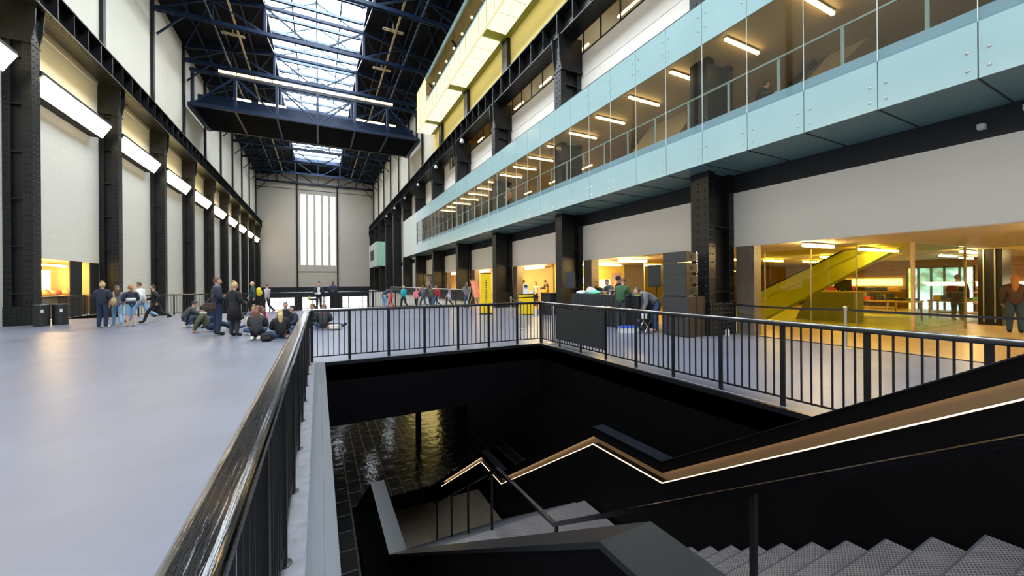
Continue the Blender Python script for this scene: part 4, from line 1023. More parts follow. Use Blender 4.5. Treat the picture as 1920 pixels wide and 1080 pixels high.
MB().prism([(-.26, 0), (.26, 0), (.28, .17), (-.28, .17)], 'Y', -.17, .17).build('tub', 'white', t); MB().box(-.29, .29, -.18, .18, .17, .20).build('lid', mat('royal_blue_plastic', (.03,.12,.6), .4), t)
t = thing('stool', 'low black folding stool beside the bending man', 'stool', (9.22, 8.98, 0))
MB().box(-.16, .16, -.16, .16, .44, .47).build('seat', 'black', t)
for s_ in (-1, 1): MB().bar((-.15, s_*.14, 0), (.15, s_*.14, .44), .025, .025).build('leg', 'chrome', t); MB().bar((.15, s_*.12, 0), (-.15, s_*.12, .44), .025, .025).build('leg', 'chrome', t)
tag(MB().lathe((9.22, 8.98, .47), [(.085,0),(.10,.26),(.092,.26)], 14).build('tub', 'white'), 'white plastic tub standing on the low stool', 'tub')
tag(MB().lathe((10.95, 7.38, .0), [(.06,0),(.06,.16),(.025,.20),(.025,.24)], 12).build('bottle', 'white'), 'white plastic bottle on the floor at the foot of the near right column', 'bottle')
# floodlights under the right girder, little cameras under the gallery
for k in range(6):
    y = 30.72 + 7.72*k - 1.1
    t = thing('floodlight', '%s small white floodlight under the right crane girder, counted from the near side' % ORD[k], 'floodlight', (10.45, y, 13.05))
    MB().lathe((0,0,0), [(.20,0),(.10,.28),(.06,.3)], 12).build('shade', 'white', t); MB().box(-.03, .03, -.03, .03, .28, .45).build('bracket', 'steel', t)
for k, (y, z) in enumerate(((2.55, 4.62), (2.0, 4.78))):
    t = thing('security_camera', '%s small pale camera on the charcoal band at far right' % ('left', 'right')[k], 'camera', (11.63, y, z))
    MB().box(-.12, .02, -.05, .05, -.05, .05).build('body', 'white', t); MB().box(-.04, .02, -.02, .02, .05, .11).build('bracket', 'black', t)
# ================================================================== PEOPLE
def cm(name, c, r=.85): return mat(name, c, r, bump=.08, bscale=50)
SK = {'light': mat('light_skin', (.62, .36, .25), .5), 'tan': mat('tan_skin', (.50, .27, .17), .5), 'dark': mat('dark_skin', (.10, .05, .03), .5)}
HR = {n: mat('%s_hair' % n, c, .55, bump=.25, bscale=60, stretch=(1,1,.2)) for n, c in (('brown', (.10,.05,.03)), ('dark', (.02,.016,.014)), ('blond', (.52,.36,.15)), ('grey', (.36,.34,.31)), ('ginger', (.38,.15,.04)), ('auburn', (.16,.06,.035)))}
M['eye'] = mat('dark_eye', (.01,.01,.01), .2); M['lip'] = mat('lip', (.40,.14,.11), .5)
CL = {}
def cloth(n, c):
    if n not in CL: CL[n] = cm(n, c)
    return CL[n]
NAVY = cloth('navy_cloth', (.018,.024,.045)); BLK = cloth('black_cloth', (.010,.010,.013)); JEAN = cloth('blue_denim', (.035,.075,.16)); LJEAN = cloth('light_denim', (.20,.36,.55))
DJEAN = cloth('dark_denim', (.016,.03,.07)); GREY = cloth('grey_cloth', (.16,.16,.18)); WHITE = cloth('white_cloth', (.65,.65,.66)); OLIVE = cloth('olive_cloth', (.075,.085,.05)); GREEN = cloth('green_cloth', (.03,.085,.035))
TEAL = cloth('teal_cloth', (.02,.36,.45)); PINK = cloth('pink_cloth', (.70,.20,.26)); RED = cloth('red_cloth', (.55,.02,.04)); LILAC = cloth('lilac_cloth', (.42,.36,.46)); DGREY = cloth('charcoal_cloth', (.035,.038,.042)); YEL = cloth('yellow_cloth', (.75,.52,.02)); TAN = cloth('tan_leather', (.42,.28,.14)); BROWN = cloth('brown_leather', (.07,.04,.035)); PALE = cloth('cream_canvas', (.55,.50,.44)); SLATE = cloth('slate_cloth', (.10,.12,.16))
POSES = {}
POSES['stand'] = dict(pel=(0,0,.95), spi=(0,-.01,1.12), che=(0,-.01,1.33), nec=(0,0,1.49), hea=(0,.02,1.63),
    shL=(-.18,-.01,1.42), elL=(-.24,-.04,1.14), wrL=(-.24,.05,.90), shR=(.18,-.01,1.42), elR=(.24,-.04,1.14), wrR=(.24,.05,.90),
    hiL=(-.09,0,.90), knL=(-.10,.02,.49), anL=(-.11,-.02,.08), hiR=(.09,0,.90), knR=(.10,.02,.49), anR=(.11,-.02,.08))
def variant(base, **k): d = dict(POSES[base]); d.update(k); return d
POSES['fold'] = variant('stand', elL=(-.25,-.02,1.14), wrL=(-.02,.20,1.20), elR=(.25,-.02,1.14), wrR=(.04,.19,1.14))
POSES['hold'] = variant('stand', elL=(-.25,.0,1.13), wrL=(-.10,.27,1.12), elR=(.25,.0,1.13), wrR=(.10,.27,1.10))
POSES['walk'] = variant('stand', knL=(-.09,.22,.52), anL=(-.10,.27,.10), knR=(.09,-.06,.48), anR=(.10,-.38,.16), elL=(-.24,-.14,1.16), wrL=(-.24,-.10,.92), elR=(.24,.06,1.15), wrR=(.22,.22,.98))
POSES['stride'] = variant('stand', spi=(0,.03,1.12), che=(0,.07,1.32), nec=(0,.10,1.47), hea=(0,.13,1.61), shL=(-.18,.07,1.40), shR=(.18,.07,1.40), knL=(-.09,.28,.55), anL=(-.10,.42,.10), knR=(.09,-.12,.50), anR=(.10,-.50,.28), elL=(-.24,-.12,1.18), wrL=(-.24,-.06,.94), elR=(.24,.18,1.16), wrR=(.22,.38,1.06))
POSES['raise'] = variant('walk', elL=(-.30,.05,1.58), wrL=(-.40,.12,1.82))
POSES['bend'] = variant('stand', pel=(0,-.12,.92), spi=(0,.02,1.07), che=(0,.24,1.17), nec=(0,.40,1.23), hea=(0,.53,1.26), shL=(-.18,.30,1.20), shR=(.18,.30,1.20), elL=(-.22,.28,.94), wrL=(-.20,.36,.72), elR=(.22,.28,.94), wrR=(.20,.36,.72), hiL=(-.09,-.10,.88), hiR=(.09,-.10,.88))
POSES['desk'] = variant('stand', che=(0,.06,1.32), nec=(0,.11,1.46), hea=(0,.17,1.57), shL=(-.18,.07,1.40), shR=(.18,.07,1.40), elL=(-.25,.12,1.18), wrL=(-.14,.36,1.20), elR=(.25,.12,1.18), wrR=(.14,.38,1.20))
POSES['cross'] = dict(pel=(0,0,.14), spi=(0,.01,.31), che=(0,.05,.51), nec=(0,.09,.65), hea=(0,.13,.78),
    shL=(-.18,.06,.58), elL=(-.25,.14,.35), wrL=(-.12,.34,.28), shR=(.18,.06,.58), elR=(.25,.14,.35), wrR=(.12,.34,.28),
    hiL=(-.09,.02,.13), knL=(-.34,.32,.17), anL=(.06,.40,.07), hiR=(.09,.02,.13), knR=(.34,.32,.17), anR=(-.06,.33,.07))
POSES['heels'] = dict(pel=(0,0,.24), spi=(0,.02,.42), che=(0,.06,.62), nec=(0,.10,.77), hea=(0,.13,.90),
    shL=(-.18,.06,.69), elL=(-.24,.12,.45), wrL=(-.10,.30,.42), shR=(.18,.06,.69), elR=(.24,.12,.45), wrR=(.10,.30,.42),
    hiL=(-.10,.03,.22), knL=(-.15,.40,.09), anL=(-.10,-.08,.08), hiR=(.10,.03,.22), knR=(.15,.40,.09), anR=(.10,-.08,.08), toL=(-.09,-.22,.04), toR=(.09,-.22,.04))
POSES['squat'] = dict(pel=(0,-.10,.30), spi=(0,-.04,.46), che=(0,.08,.62), nec=(0,.16,.74), hea=(0,.24,.85),
    shL=(-.18,.08,.68), elL=(-.24,.22,.50), wrL=(-.10,.40,.55), shR=(.18,.08,.68), elR=(.24,.22,.50), wrR=(.10,.40,.55),
    hiL=(-.10,-.08,.29), knL=(-.20,.30,.44), anL=(-.15,.0,.09), hiR=(.10,-.08,.29), knR=(.20,.30,.44), anR=(.15,.0,.09))
POSES['lean'] = dict(pel=(0,0,.13), spi=(0,-.06,.30), che=(0,-.11,.50), nec=(0,-.13,.65), hea=(0,-.09,.79),
    shL=(-.19,-.13,.58), elL=(-.27,-.28,.35), wrL=(-.26,-.36,.10), shR=(.19,-.13,.58), elR=(.27,-.28,.35), wrR=(.26,-.36,.10),
    hiL=(-.09,.03,.13), knL=(-.20,.42,.22), anL=(-.05,.66,.09), hiR=(.09,.03,.13), knR=(.18,.40,.30), anR=(.14,.70,.09))
POSES['legout'] = variant('cross', knR=(.30,.24,.14), anR=(.66,.36,.09), toR=(.74,.42,.17))
POSES['kneesup'] = variant('cross', knL=(-.14,.36,.42), anL=(-.12,.52,.08), knR=(.14,.36,.42), anR=(.12,.52,.08), wrL=(-.06,.40,.40), wrR=(.06,.42,.38), hea=(0,.18,.74), nec=(0,.11,.64))
RAD = dict(pel=.125, spi=.118, che=.128, nec=.052, hea=.05, sh=.066, el=.046, wr=.030, ha=.030, hi=.090, kn=.062, an=.042, to=.034)
EDG = [('pel','spi','low'), ('spi','che','torso'), ('che','nec','torso'), ('nec','hea','neck')]
for q in 'LR': EDG += [('che','sh'+q,'torso'), ('sh'+q,'el'+q,'uarm'), ('el'+q,'wr'+q,'farm'), ('wr'+q,'ha'+q,'hand'), ('pel','hi'+q,'hip'), ('hi'+q,'kn'+q,'thigh'), ('kn'+q,'an'+q,'calf'), ('an'+q,'to'+q,'foot'+q)]
def skin_mesh(J, build):
    names = ['pel'] + [n for n in J if n != 'pel']; ix = {n: i for i, n in enumerate(names)}
    me = bpy.data.meshes.new('tmp'); me.from_pydata([J[n] for n in names], [(ix[a], ix[b]) for a, b, _ in EDG], []); me.update()
    o = bpy.data.objects.new('tmp', me); COL.objects.link(o)
    sm = o.modifiers.new('s', 'SKIN'); sm.use_smooth_shade = True; sm.branch_smoothing = .4
    sl = me.skin_vertices[0].data
    for n in names:
        r = RAD[n if n in RAD else n[:2]]*build
        sl[ix[n]].radius = (r*1.12, r*.92) if n in ('che','spi','pel') else (r, r)
        sl[ix[n]].use_root = (n == 'pel')
    ss = o.modifiers.new('u', 'SUBSURF'); ss.levels = 2; ss.render_levels = 2
    bpy.context.view_layer.update()
    dg = bpy.context.evaluated_depsgraph_get(); ev = bpy.data.meshes.new_from_object(o.evaluated_get(dg))
    V = np.array([v.co[:] for v in ev.vertices]); N = np.array([v.normal[:] for v in ev.vertices]); Fc = [tuple(p.vertices) for p in ev.polygons]
    bpy.data.objects.remove(o); bpy.data.meshes.remove(me); bpy.data.meshes.remove(ev)
    return V, N, Fc
def regions(V, Fc, J):
    C = np.array([V[list(f)].mean(0) for f in Fc]); best = np.full(len(C), 9.); reg = [None]*len(C)
    for a, b, rn in EDG:
        A = np.array(J[a]); B = np.array(J[b]); d = B-A; t = np.clip(((C-A)@d)/(d@d), 0, 1)
        ra = RAD[a if a in RAD else a[:2]]; rb = RAD[b if b in RAD else b[:2]]
        dist = np.linalg.norm(C-(A+t[:,None]*d), axis=1) - (ra+(rb-ra)*t)
        for i in np.nonzero(dist < best)[0]: reg[i] = rn
        best = np.minimum(best, dist)
    return reg
def shell(name, V, N, Fc, reg, keep, off, m, parent):
    fs = [f for f, r in zip(Fc, reg) if r in keep]
    if not fs: return
    ids = sorted({i for f in fs for i in f}); mp = {i: k for k, i in enumerate(ids)}
    me = bpy.data.meshes.new(name); me.from_pydata([tuple(V[i] + N[i]*off) for i in ids], [], [tuple(mp[i] for i in f) for f in fs])
    me.materials.append(m); me.polygons.foreach_set('use_smooth', [True]*len(me.polygons)); me.update()
    o = bpy.data.objects.new(name, me); COL.objects.link(o); o.parent = parent
    sd = o.modifiers.new('thickness', 'SOLIDIFY'); sd.thickness = off*.8; sd.offset = -1
    return o
def head_shape(x, y, z):
    if z < 0: k = 1 + .30*z; x *= k; y *= (1 + .12*z)
    if y < 0 and z > -.3: y *= 1.06
    return x, y, z
def person(label, loc, rz, h=1.75, pose='stand', ov=None, top=NAVY, legs=DJEAN, shoe=BLK, skin='light', hair='brown', style='short', coat=0, shorts=False, short_sleeve=False, turn=0, nod=0, build=1.0, extras=(), topname='jacket'):
    """rz: degrees; the person faces local +y before turning"""
    J = dict(POSES[pose]); J.update(ov or {}); s = h/1.75
    J = {n: tuple(c*s for c in p) for n, p in J.items()}
    for q in 'LR':
        e, w = Vector(J['el'+q]), Vector(J['wr'+q]); d = (w-e).normalized(); J['ha'+q] = tuple(w + d*.085*s)
        if 'to'+q not in J:
            a, k = Vector(J['an'+q]), Vector(J['kn'+q]); f = Vector((0,1,0)) if pose not in ('cross','legout') else Vector((-1 if q == 'R' else 1, .3, 0)).normalized()
            J['to'+q] = tuple(a + f*.17*s + Vector((0,0,-.045*s)))
    V, N, Fc = skin_mesh(J, s*build); reg = regions(V, Fc, J)
    t = thing('person', label, 'person', loc, math.radians(rz))
    sk = SK[skin]
    b = MB(); b.v = [tuple(v) for v in V]; b.f = list(Fc); b.m = [0]*len(Fc)
    # head with a face, turned and nodded on the neck
    hc = Vector(J['hea']); R = Matrix.Rotation(math.radians(turn), 3, 'Z') @ Matrix.Rotation(math.radians(-nod), 3, 'X')
    def hp(b2, i0):
        for i in range(i0, len(b2.v)): b2.v[i] = tuple(hc + R @ (Vector(b2.v[i])*s))
    i0 = len(b.v)
    b.ball((0,0,.02), .076, .096, .122, 16, 12, 0, head_shape)
    b.face([(-.016,.088,-.012), (.016,.088,-.012), (0,.118,-.014)]); b.face([(-.010,.090,.035), (-.016,.088,-.012), (0,.118,-.014)]); b.face([(.016,.088,-.012), (.010,.090,.035), (0,.118,-.014)]); b.face([(.010,.090,.035), (-.010,.090,.035), (0,.118,-.014)])
    for q in (-1, 1):
        b.ball((q*.078, .0, .01), .010, .022, .032, 6, 5); b.ball((q*.030, .083, .030), .013, .010, .008, 6, 5, 1)
        b.box(q*.030-.018, q*.030+.018, .083, .092, .047, .053, 1)
    b.ball((0,.083,-.045), .024, .008, .008, 8, 5, 2)
    hp(b, i0)
    for q in 'LR':       # five fingers on each hand
        w, hd = Vector(J['wr'+q]), Vector(J['ha'+q]); d = (hd-w).normalized()
        u = Vector((0,1,0)) if abs(d.y) < .8 else Vector((0,0,1)); a = d.cross(u).normalized(); n2 = a.cross(d)
        for k, L in enumerate((.062, .072, .066, .05)):
            c = hd + n2*(-.027+.018*k)*s
            b.tube([c, c + (d*L*.55 + a*.012)*s, c + (d*L*.9 + a*.034)*s], .0085*s, 5, 0, [.0095*s, .009*s, .006*s])
        c = w + d*.035*s - n2*.024*s; b.tube([c, c + (d*.03 - n2*.028)*s, c + (d*.06 - n2*.034)*s], .01*s, 5, 0, [.012*s, .0105*s, .007*s])
    b.build('body', [sk, 'eye', 'lip'], t, smooth=True)
    tk = {'torso', 'low', 'uarm'} | (set() if short_sleeve else {'farm'}) | ({'hip'} if coat else set())
    shell(topname, V, N, Fc, reg, tk, .022*s, top, t)
    shell('shorts' if shorts else 'trousers', V, N, Fc, reg, {'hip', 'thigh', 'low'} | (set() if shorts else {'calf'}), .012*s, legs, t)
    for q in 'LR': shell('shoe', V, N, Fc, reg, {'foot'+q}, .012*s, shoe, t)
    if coat:
        z0 = J['pel'][2]
        MB().lathe((0, J['pel'][1], 0), [(.215*s, z0-coat*s), (.185*s, z0-.05*s), (.165*s, z0+.16*s), (.14*s, z0+.18*s)], 18, sx=1.05, sy=.85).build('coat_skirt', top, t, smooth=True)
    # hair
    if style != 'bald':
        hm = HR[hair] if hair in HR else hair
        hb = MB(); big = 1.13 if style in ('long', 'hood', 'pony', 'longside') else 1.09
        hb.ball((0,-.010,.034), .076*big+.004, .098*big, .118*big, 16, 12)
        lo = -.55 if style in ('long', 'hood', 'longside') else -.25
        kf = []
        for f in hb.f:
            c = [sum(hb.v[i][k] for i in f)/len(f) for k in range(3)]
            y, z = (c[1]+.01)/.105, (c[2]-.034)/.13
            if z > .42 or (y < .05 and z > lo) or (z > .18 and y < .45): kf.append(f)
        hb.f = kf; hb.m = [0]*len(kf)
        if style in ('long', 'longside'):
            x_ = .03 if style == 'longside' else 0
            hb.tube([(0,-.055,.05), (x_,-.085,-.08), (x_,-.10,-.22), (x_,-.09,-.36), (x_,-.08,-.44)], .06, 10, 0, [.07, .085, .075, .055, .02])
        if style == 'pony': hb.tube([(0,-.10,.07), (0,-.15,.02), (.01,-.14,-.12), (.01,-.12,-.26)], .03, 8, 0, [.022, .036, .03, .008])
        if style == 'bun': hb.ball((0,-.05,.16), .045, .045, .04, 10, 7)
        hp(hb, 0); hb.build('hair' if style != 'hood' else 'hood', hm, t, smooth=True)
        if style == 'beanie':
            cb = MB().lathe((0,-.008,.055), [(.090,0),(.094,.03),(.088,.075),(.055,.11),(.01,.122)], 16, sy=1.15); hp(cb, 0); cb.build('beanie', NAVY, t, smooth=True)
    for f in extras: f(t, J, s)
    return t
def scarf(m):
    def f(t, J, s):
        n = J['nec']; MB().lathe((n[0], n[1]+.005, n[2]-.05*s), [(.07*s,0),(.105*s,.02*s),(.10*s,.07*s),(.065*s,.09*s)], 14).build('scarf', m, t, smooth=True)
    return f
def vest_front(m):
    def f(t, J, s):
        c = J['che']; MB().prism([(-.05*s, -.26*s), (.05*s, -.26*s), (.075*s, .12*s), (-.075*s, .12*s)], 'Y', .128*s, .142*s).build('shirt_front', m, t).location = (0, c[1], c[2])
    return f
def stripe(m, z0, z1):
    def f(t, J, s):
        MB().lathe((0, J['che'][1], 0), [(.150*s, z0*s), (.160*s, (z0+z1)/2*s), (.158*s, z1*s)], 18, sx=1.08, sy=.92).build('jumper_band', m, t, smooth=True)
    return f
def backpack(label, t, at, m, size=(.28, .16, .38), rz=0):
    o = thing('backpack', label, 'backpack', at, rz); w, d, h = size
    MB().ball((0,0,h/2), w/2, d/2, h/2, 14, 10, shape=lambda x, y, z: (math.copysign(abs(x)**.6, x), math.copysign(abs(y)**.7, y), math.copysign(abs(z)**.6, z))).build('pack', m, o, smooth=True)
    MB().ball((0,-d*.45,h*.36), w*.36, d*.22, h*.24, 12, 8, shape=lambda x, y, z: (math.copysign(abs(x)**.6, x), y, math.copysign(abs(z)**.6, z))).build('front_pocket', m, o, smooth=True)
    for q in (-1, 1): MB().tube([(q*w*.28, d*.45, h*.92), (q*w*.32, d*.62, h*.6), (q*w*.28, d*.45, h*.1)], .014, 6).build('strap', BLK, o)
    return o
# --- group at the left fence
person('woman seen from behind in a navy quilted vest and jeans by the left fence', (-7.49, 20.4, 0), -8, 1.76, 'hold', top=NAVY, legs=DJEAN, shoe=WHITE, hair='blond', style='bun', topname='quilted_vest', build=1.12)
person('girl with long brown hair and light jeans walking by the left fence', (-7.33, 21.15, 0), 22, 1.62, 'walk', top=GREY, legs=LJEAN, shoe=WHITE, hair='brown', style='long', short_sleeve=True, topname='tshirt')
person('girl in a navy and white jumper and denim shorts by the left fence', (-6.74, 20.6, 0), 40, 1.64, 'hold', top=NAVY, legs=LJEAN, shoe=WHITE, hair='ginger', style='pony', shorts=True, topname='jumper', extras=(stripe(WHITE, 1.08, 1.22),))
person('man in a pale top and light jeans striding behind the girl in shorts', (-7.1, 22.9, 0), 78, 1.78, 'stride', top=WHITE, legs=LJEAN, shoe=BROWN, hair='brown', topname='tshirt')
person('person dressed in black striding right along the left fence', (-6.35, 22.0, 0), 96, 1.66, 'stride', top=BLK, legs=BLK, shoe=BLK, hair='dark', style='short', topname='top')
tb = thing('shoulder_bag', 'tan shoulder bag on the arm of the woman in the quilted vest', 'bag', (-7.16, 20.36, 1.00), .3)
MB().ball((0,0,0), .09, .17, .18, 12, 9, shape=lambda x, y, z: (x, y, math.copysign(abs(z)**.7, z))).build('bag', TAN, tb, smooth=True); MB().tube([(0,-.12,.1), (0,-.02,.42), (0,.12,.1)], .012, 6).build('strap', TAN, tb)
# --- seated school group with two standing adults
person('man in a dark grey parka squatting at the left of the seated group', (-4.58, 19.0, 0), -62, 1.78, 'squat', top=DGREY, legs=JEAN, shoe=WHITE, hair='dark', topname='parka', extras=(scarf(GREY),), nod=18, build=1.1)
person('young man in an olive green jacket leaning back on his hands', (-3.50, 16.9, 0), -80, 1.78, 'lean', top=OLIVE, legs=DJEAN, shoe=BLK, hair='dark', topname='jacket', turn=8, nod=-14, build=1.1, extras=(scarf(PALE),))
person('boy with bowed head sitting behind the man in the green jacket', (-3.75, 18.9, 0), 150, 1.70, 'kneesup', top=NAVY, legs=JEAN, shoe=BLK, hair='brown', nod=35, topname='jumper')
person('standing man in a navy hooded jacket and jeans with a brown bag', (-2.97, 15.5, 0), -62, 1.86, 'fold', top=NAVY, legs=DJEAN, shoe=BLK, hair='brown', turn=-18, topname='hooded_jacket', extras=(scarf(SLATE),), build=1.08)
tb = thing('messenger_bag', 'brown messenger bag at the hip of the standing man', 'bag', (-3.10, 15.16, .82), math.radians(28))
MB().box(-.15, .15, -.06, .06, 0, .25).build('bag', BROWN, tb, bevel=.03); MB().box(-.15, .15, -.075, -.06, .06, .25).build('flap', BROWN, tb, bevel=.01); MB().lathe((0,-.078,.09), [(.02,-.004),(.02,.004)], 8).build('badge', 'white', tb); MB().tube([(-.12,0,.24), (.06,.05,.42), (.22,.08,.58), (.34,.16,.62)], .014, 6).build('strap', BROWN, tb)
person('standing woman in a long black coat with blond hair tied back', (-2.42, 14.95, 0), -38, 1.70, 'hold', top=BLK, legs=DGREY, shoe=BLK, hair='blond', style='bun', coat=.42, turn=-20, nod=8, topname='coat', build=1.08)
person('person in dark clothes sitting behind the woman in the black coat', (-2.9, 18.3, 0), 175, 1.66, 'kneesup', top=DGREY, legs=JEAN, shoe=BLK, hair='dark', topname='jumper')
person('seated person in blue jeans with one dark shoe stretched toward the viewer', (-2.3, 17.7, 0), 215, 1.66, 'legout', top=SLATE, legs=JEAN, shoe=BLK, hair='brown', topname='jumper')
person('girl with a long auburn ponytail kneeling with her back to the viewer', (-1.66, 13.6, 0), -8, 1.68, 'heels', top=DGREY, legs=BLK, shoe=PALE, hair='auburn', style='long', turn=-10, topname='jacket', build=1.15)
person('girl with curly ginger hair sitting beyond the kneeling girl', (-1.98, 15.4, 0), -160, 1.62, 'cross', top=PALE, legs=JEAN, shoe=WHITE, hair='ginger', style='long', topname='jumper')
person('girl with long brown hair in a pink top sitting at the back of the circle', (-1.72, 16.0, 0), 60, 1.66, 'cross', top=PINK, legs=JEAN, shoe=WHITE, hair='brown', style='long', topname='jumper')
person('girl with loose blond hair in a black jumper with her back to the viewer', (-1.04, 13.5, 0), 12, 1.66, 'cross', top=BLK, legs=JEAN, shoe=WHITE, hair='blond', style='long', topname='jumper', build=1.18)
person('boy with short brown hair facing the viewer in the seated circle', (-1.18, 17.8, 0), 176, 1.74, 'cross', top=NAVY, legs=JEAN, shoe=BLK, hair='brown', topname='jacket', build=1.1)
person('girl in a dark hood sitting sideways at the right of the circle', (-.72, 15.4, 0), 115, 1.70, 'cross', top=NAVY, legs=JEAN, shoe=WHITE, hair=BLK, style='hood', topname='hooded_jacket', build=1.1)
person('girl with brown hair sitting just behind the railing corner', (-.12, 16.6, 0), 120, 1.68, 'cross', top=BLK, legs=DGREY, shoe=BLK, hair='brown', style='pony', topname='jacket')
person('girl seen from behind through the railing with one leg stretched out to the right', (.14, 15.5, 0), -10, 1.70, 'legout', top=DGREY, legs=JEAN, shoe=BLK, hair='auburn', style='long', topname='jacket', build=1.15)
backpack('dark backpack on the floor between the kneeling girl and the blond girl', None, (-1.36, 13.15, 0), BLK, (.32, .22, .24))
backpack('cream canvas bag on the floor beside the girl behind the railing', None, (.50, 15.1, 0), PALE, (.42, .24, .20))
backpack('black backpack on the back of the man in the olive jacket', None, (-3.80, 16.88, .20), BLK, (.28, .18, .38), math.radians(108))
t = thing('video_camera', 'small black camera with a green tag on a stand behind the railing end', 'camera', (-.22, 17.0, 0))
MB().box(-.10, .14, -.05, .05, 1.0, 1.08).build('body', 'black', t); MB().tube([(0,0,.5), (0,0,1.0)], .015, 6).build('pole', 'black', t); MB().box(-.16, -.1, -.03, .03, 1.02, 1.18).build('tag', 'lime', t)
for k in range(3): a = k*2*PI/3; MB().tube([(0,0,.55), (.3*math.cos(a), .3*math.sin(a), .012)], .01, 5).build('leg', 'black', t)
# --- walkers behind the circle
person('bald man in a dark blue coat walking left behind the circle', (-3.14, 24.4, 0), 84, 1.78, 'walk', top=cloth('petrol_cloth', (.02,.05,.06)), legs=BLK, shoe=BLK, style='bald', topname='coat', build=1.15)
backpack('bright yellow backpack on the man in the dark blue coat', None, (-2.86, 24.36, 1.02), YEL, (.32, .22, .46), math.radians(84))
person('girl in a pale lilac top with pink shoes walking behind the yellow backpack', (-2.60, 25.4, 0), 60, 1.66, 'walk', top=LILAC, legs=BLK, shoe=PINK, hair='brown', style='short', topname='top')
# --- two staff at the far railing
person('member of staff in a dark jacket and white shirt holding papers at the far railing', (.0, 26.0, 0), 175, 1.74, 'hold', top=NAVY, legs=BLK, shoe=BLK, hair='dark', style='bun', extras=(vest_front(WHITE),), turn=-15)
tag(MB().box(-.21, .07, 25.62, 25.66, 1.02, 1.09).prism([(-.25, 1.08), (.10, 1.04), (.10, 1.05), (-.25, 1.09)], 'Y', 25.5, 25.72).build('papers', 'white'), 'white papers held by the staff member at the far railing', 'papers')
person('dark skinned man in a navy uniform jacket with folded arms at the far railing', (.78, 26.1, 0), 170, 1.80, 'fold', top=NAVY, legs=BLK, shoe=BLK, skin='dark', hair='dark', style='bald', extras=(scarf(SLATE),), turn=12, build=1.08)
# --- children and adults on the right of the bridge
person('adult in a dark top bending over a child in red by the far railing', (3.78, 25.7, 0), -60, 1.75, 'bend', top=NAVY, legs=LJEAN, shoe=WHITE, hair='dark', topname='top', ov=None)
person('small child in red walking under the arm of a bending adult', (4.05, 25.0, 0), 40, 1.12, 'walk', top=RED, legs=RED, shoe=WHITE, hair='brown', topname='coat')
person('child in a bright turquoise jacket by the far railing', (4.96, 25.6, 0), 20, 1.46, 'walk', top=TEAL, legs=BLK, shoe=WHITE, hair='blond', topname='jacket', build=1.15)
person('child in a pink jumper with one arm raised', (5.72, 25.3, 0), 150, 1.30, 'raise', top=PINK, legs=BLK, shoe=WHITE, hair='brown', style='short', topname='jumper')
person('child in a dark jacket and jeans left of the child in khaki', (6.2, 25.4, 0), 30, 1.44, 'walk', top=SLATE, legs=JEAN, shoe=BLK, hair='brown', topname='jacket')
person('child in a khaki coat between the dark jacket and the red jacket', (6.62, 25.0, 0), -20, 1.46, 'raise', top=OLIVE, legs=JEAN, shoe=BLK, hair='brown', topname='coat', build=1.1)
person('child in a bright red jacket and jeans near the right columns', (7.08, 25.4, 0), 95, 1.48, 'walk', top=RED, legs=JEAN, shoe=BLK, hair='brown', topname='jacket')
person('child in a long pale lilac coat near the right columns', (7.90, 25.2, 0), 70, 1.36, 'raise', top=LILAC, legs=BLK, shoe=BLK, hair='brown', topname='coat', coat=.40)
person('person in a grey top and jeans beside the pink easels', (8.36, 23.0, 0), -30, 1.66, 'hold', top=GREY, legs=JEAN, shoe=WHITE, hair='brown', style='long', topname='top', build=1.15)
person('adult in black standing at the far railing behind the child in khaki', (6.9, 26.35, .0), 90, 1.75, 'stand', top=BLK, legs=BLK, hair='dark', ov=None)
# --- people at the draped table
person('woman with long dark hair in a black jacket behind the draped table', (10.98, 13.35, 0), 112, 1.68, 'desk', top=BLK, legs=BLK, hair='brown', style='longside', turn=20, skin='tan')
person('man in a blue grey jacket behind the draped table looking down', (10.95, 12.55, 0), 92, 1.78, 'desk', top=cloth('blue_grey_cloth', (.06,.085,.10)), legs=BLK, hair='brown', nod=25)
person('tall man in a navy beanie behind the draped table', (10.97, 11.85, 0), 86, 1.90, 'desk', top=BLK, legs=BLK, hair='dark', style='beanie', nod=22)
person('man in a green jacket standing in front of the draped table', (9.14, 9.95, 0), -72, 1.80, 'desk', top=GREEN, legs=DGREY, shoe=cloth('maroon_suede', (.16,.03,.03)), hair='brown', nod=28, topname='green_jacket', build=1.08)
person('man in a grey jumper bending down at the near end of the draped table', (9.80, 9.12, 0), 55, 1.80, 'bend', top=GREY, legs=JEAN, shoe=cloth('dusty_pink_suede', (.45,.26,.24)), hair='brown', topname='grey_jumper', build=1.1, ov=dict(pel=(0,-.05,.95)))
# --- people inside the lit rooms
person('person in a black padded jacket inside the near gallery glass', (11.95, 6.95, 6.05), 200, 1.62, 'desk', top=BLK, legs=BLK, hair='dark', style='hood', turn=30, build=1.2)
person('person in a patterned pale top inside the far gallery glass', (10.9, 22.0, 6.05), 100, 1.65, 'hold', top=cloth('salmon_print', (.5,.3,.2)), legs=DGREY, hair='blond')
person('person with dark hair in the orange lobby behind the kiosk screen', (13.2, 22.6, 0), 120, 1.66, 'stand', top=PALE, legs=BLK, hair='dark', style='long')
person('person in a dark coat leaning in the orange lobby behind the kiosk', (13.6, 21.8, 0), 40, 1.84, 'desk', top=DGREY, legs=BLK, hair='brown')
person('person in brown at the left edge of the orange lobby opening', (12.8, 23.6, 0), -30, 1.78, 'stand', top=BROWN, legs=BLK, hair='dark')
person('person in yellow at the right edge of the orange lobby opening', (12.9, 20.7, 0), 60, 1.60, 'hold', top=YEL, legs=BLK, hair='blond')
person('person in a black jacket with a backpack looking at the shop shelves', (22.5, 5.6+.0, 0), -90, 1.80, 'stand', top=BLK, legs=DGREY, hair='brown', build=1.2)
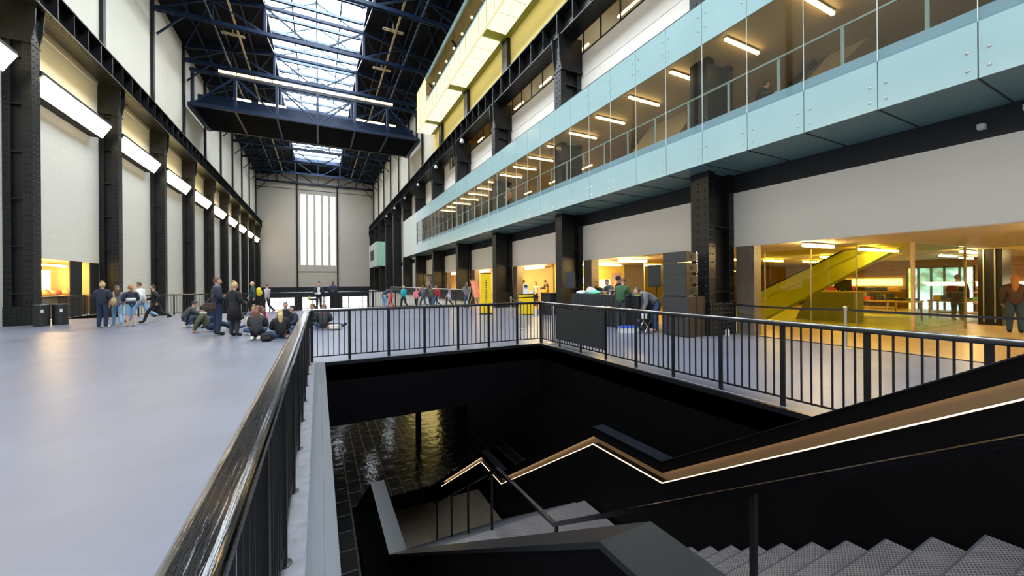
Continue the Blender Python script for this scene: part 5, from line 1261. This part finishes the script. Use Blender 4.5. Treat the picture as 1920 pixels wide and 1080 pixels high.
person('person with ginger hair in a brown coat at the right edge of the shop', (19.0, 3.55, 0), -80, 1.74, 'stand', top=BROWN, legs=JEAN, hair='ginger', style='long', build=1.15)
person('assistant in dark clothes standing behind the shop desk', (20.0, 8.2, 0), 90, 1.74, 'desk', top=BLK, legs=BLK, hair='dark')

# ================================================================== GROUPS OF REPEATS
GROUPS = {'roof_truss': 'roof trusses across the hall', 'roof_purlin': 'purlins under the roof deck', 'cable_tray': 'cable trays under the roof', 'wall_light': 'slanted light boxes along the left wall',
    'spotlight': 'spotlights in the glowing box', 'upper_post': 'short posts under the glowing box', 'floodlight': 'floodlights under the right girder', 'array_speaker': 'cabinets of the speaker column',
    'subwoofer': 'bass cabinets of the loudspeaker stack', 'stanchion': 'queue posts', 'queue_belt': 'queue belts', 'railing': 'black railings', 'litter_bin': 'litter bins by the left column', 'easel': 'pink easels',
    'crane_girder': 'crane girders', 'pillar': 'pillars on the level below', 'poster': 'posters on the ochre partition', 'backpack': 'backpacks and bags of the visitors', 'display_table': 'display tables in the shop',
    'speaker_on_stand': 'loudspeakers on stands', 'glass_screen': 'glass screens of the shop', 'ceiling_screen': 'lit ceiling panels behind the strip window', 'wall_lettering': 'letters on the walls', 'security_camera': 'small cameras on the charcoal band', 'cafe_sign': 'light panels in the cafe'}
for o in COL.objects:
    if o.parent or o.get('kind') == 'structure' or o.get('group') or not o.get('label'): continue
    n = o.name.split('.')[0]
    if n == 'steel_column': o['group'] = 'columns along the left wall' if o.location.x < 0 else 'columns along the right side'
    elif n == 'strip_light':
        l = o['label']
        o['group'] = 'gantry light tubes' if 'gantry' in l else 'ceiling tubes in the glass gallery' if 'glass gallery' in l else 'tubes behind the high strip window' if 'strip window' in l else 'added tubes on the level below' if 'below' in l else 'cafe tubes' if 'cafe' in l else 'ceiling tubes of the lobby and shop'
    elif n == 'person':
        x, y, z = o.location
        o['group'] = 'people in the gallery' if z > 1 else 'walkers by the left fence' if x < -5 else 'school group sitting on the floor' if x < 1 and y < 20 else 'children and adults at the far railing' if y > 22 and 3 < x < 10 else 'people at the draped table' if 8 < x < 11.5 and y < 15 else 'people in the lobby and shop' if x > 11.5 else 'people at the far railing'
    elif n in GROUPS: o['group'] = GROUPS[n]
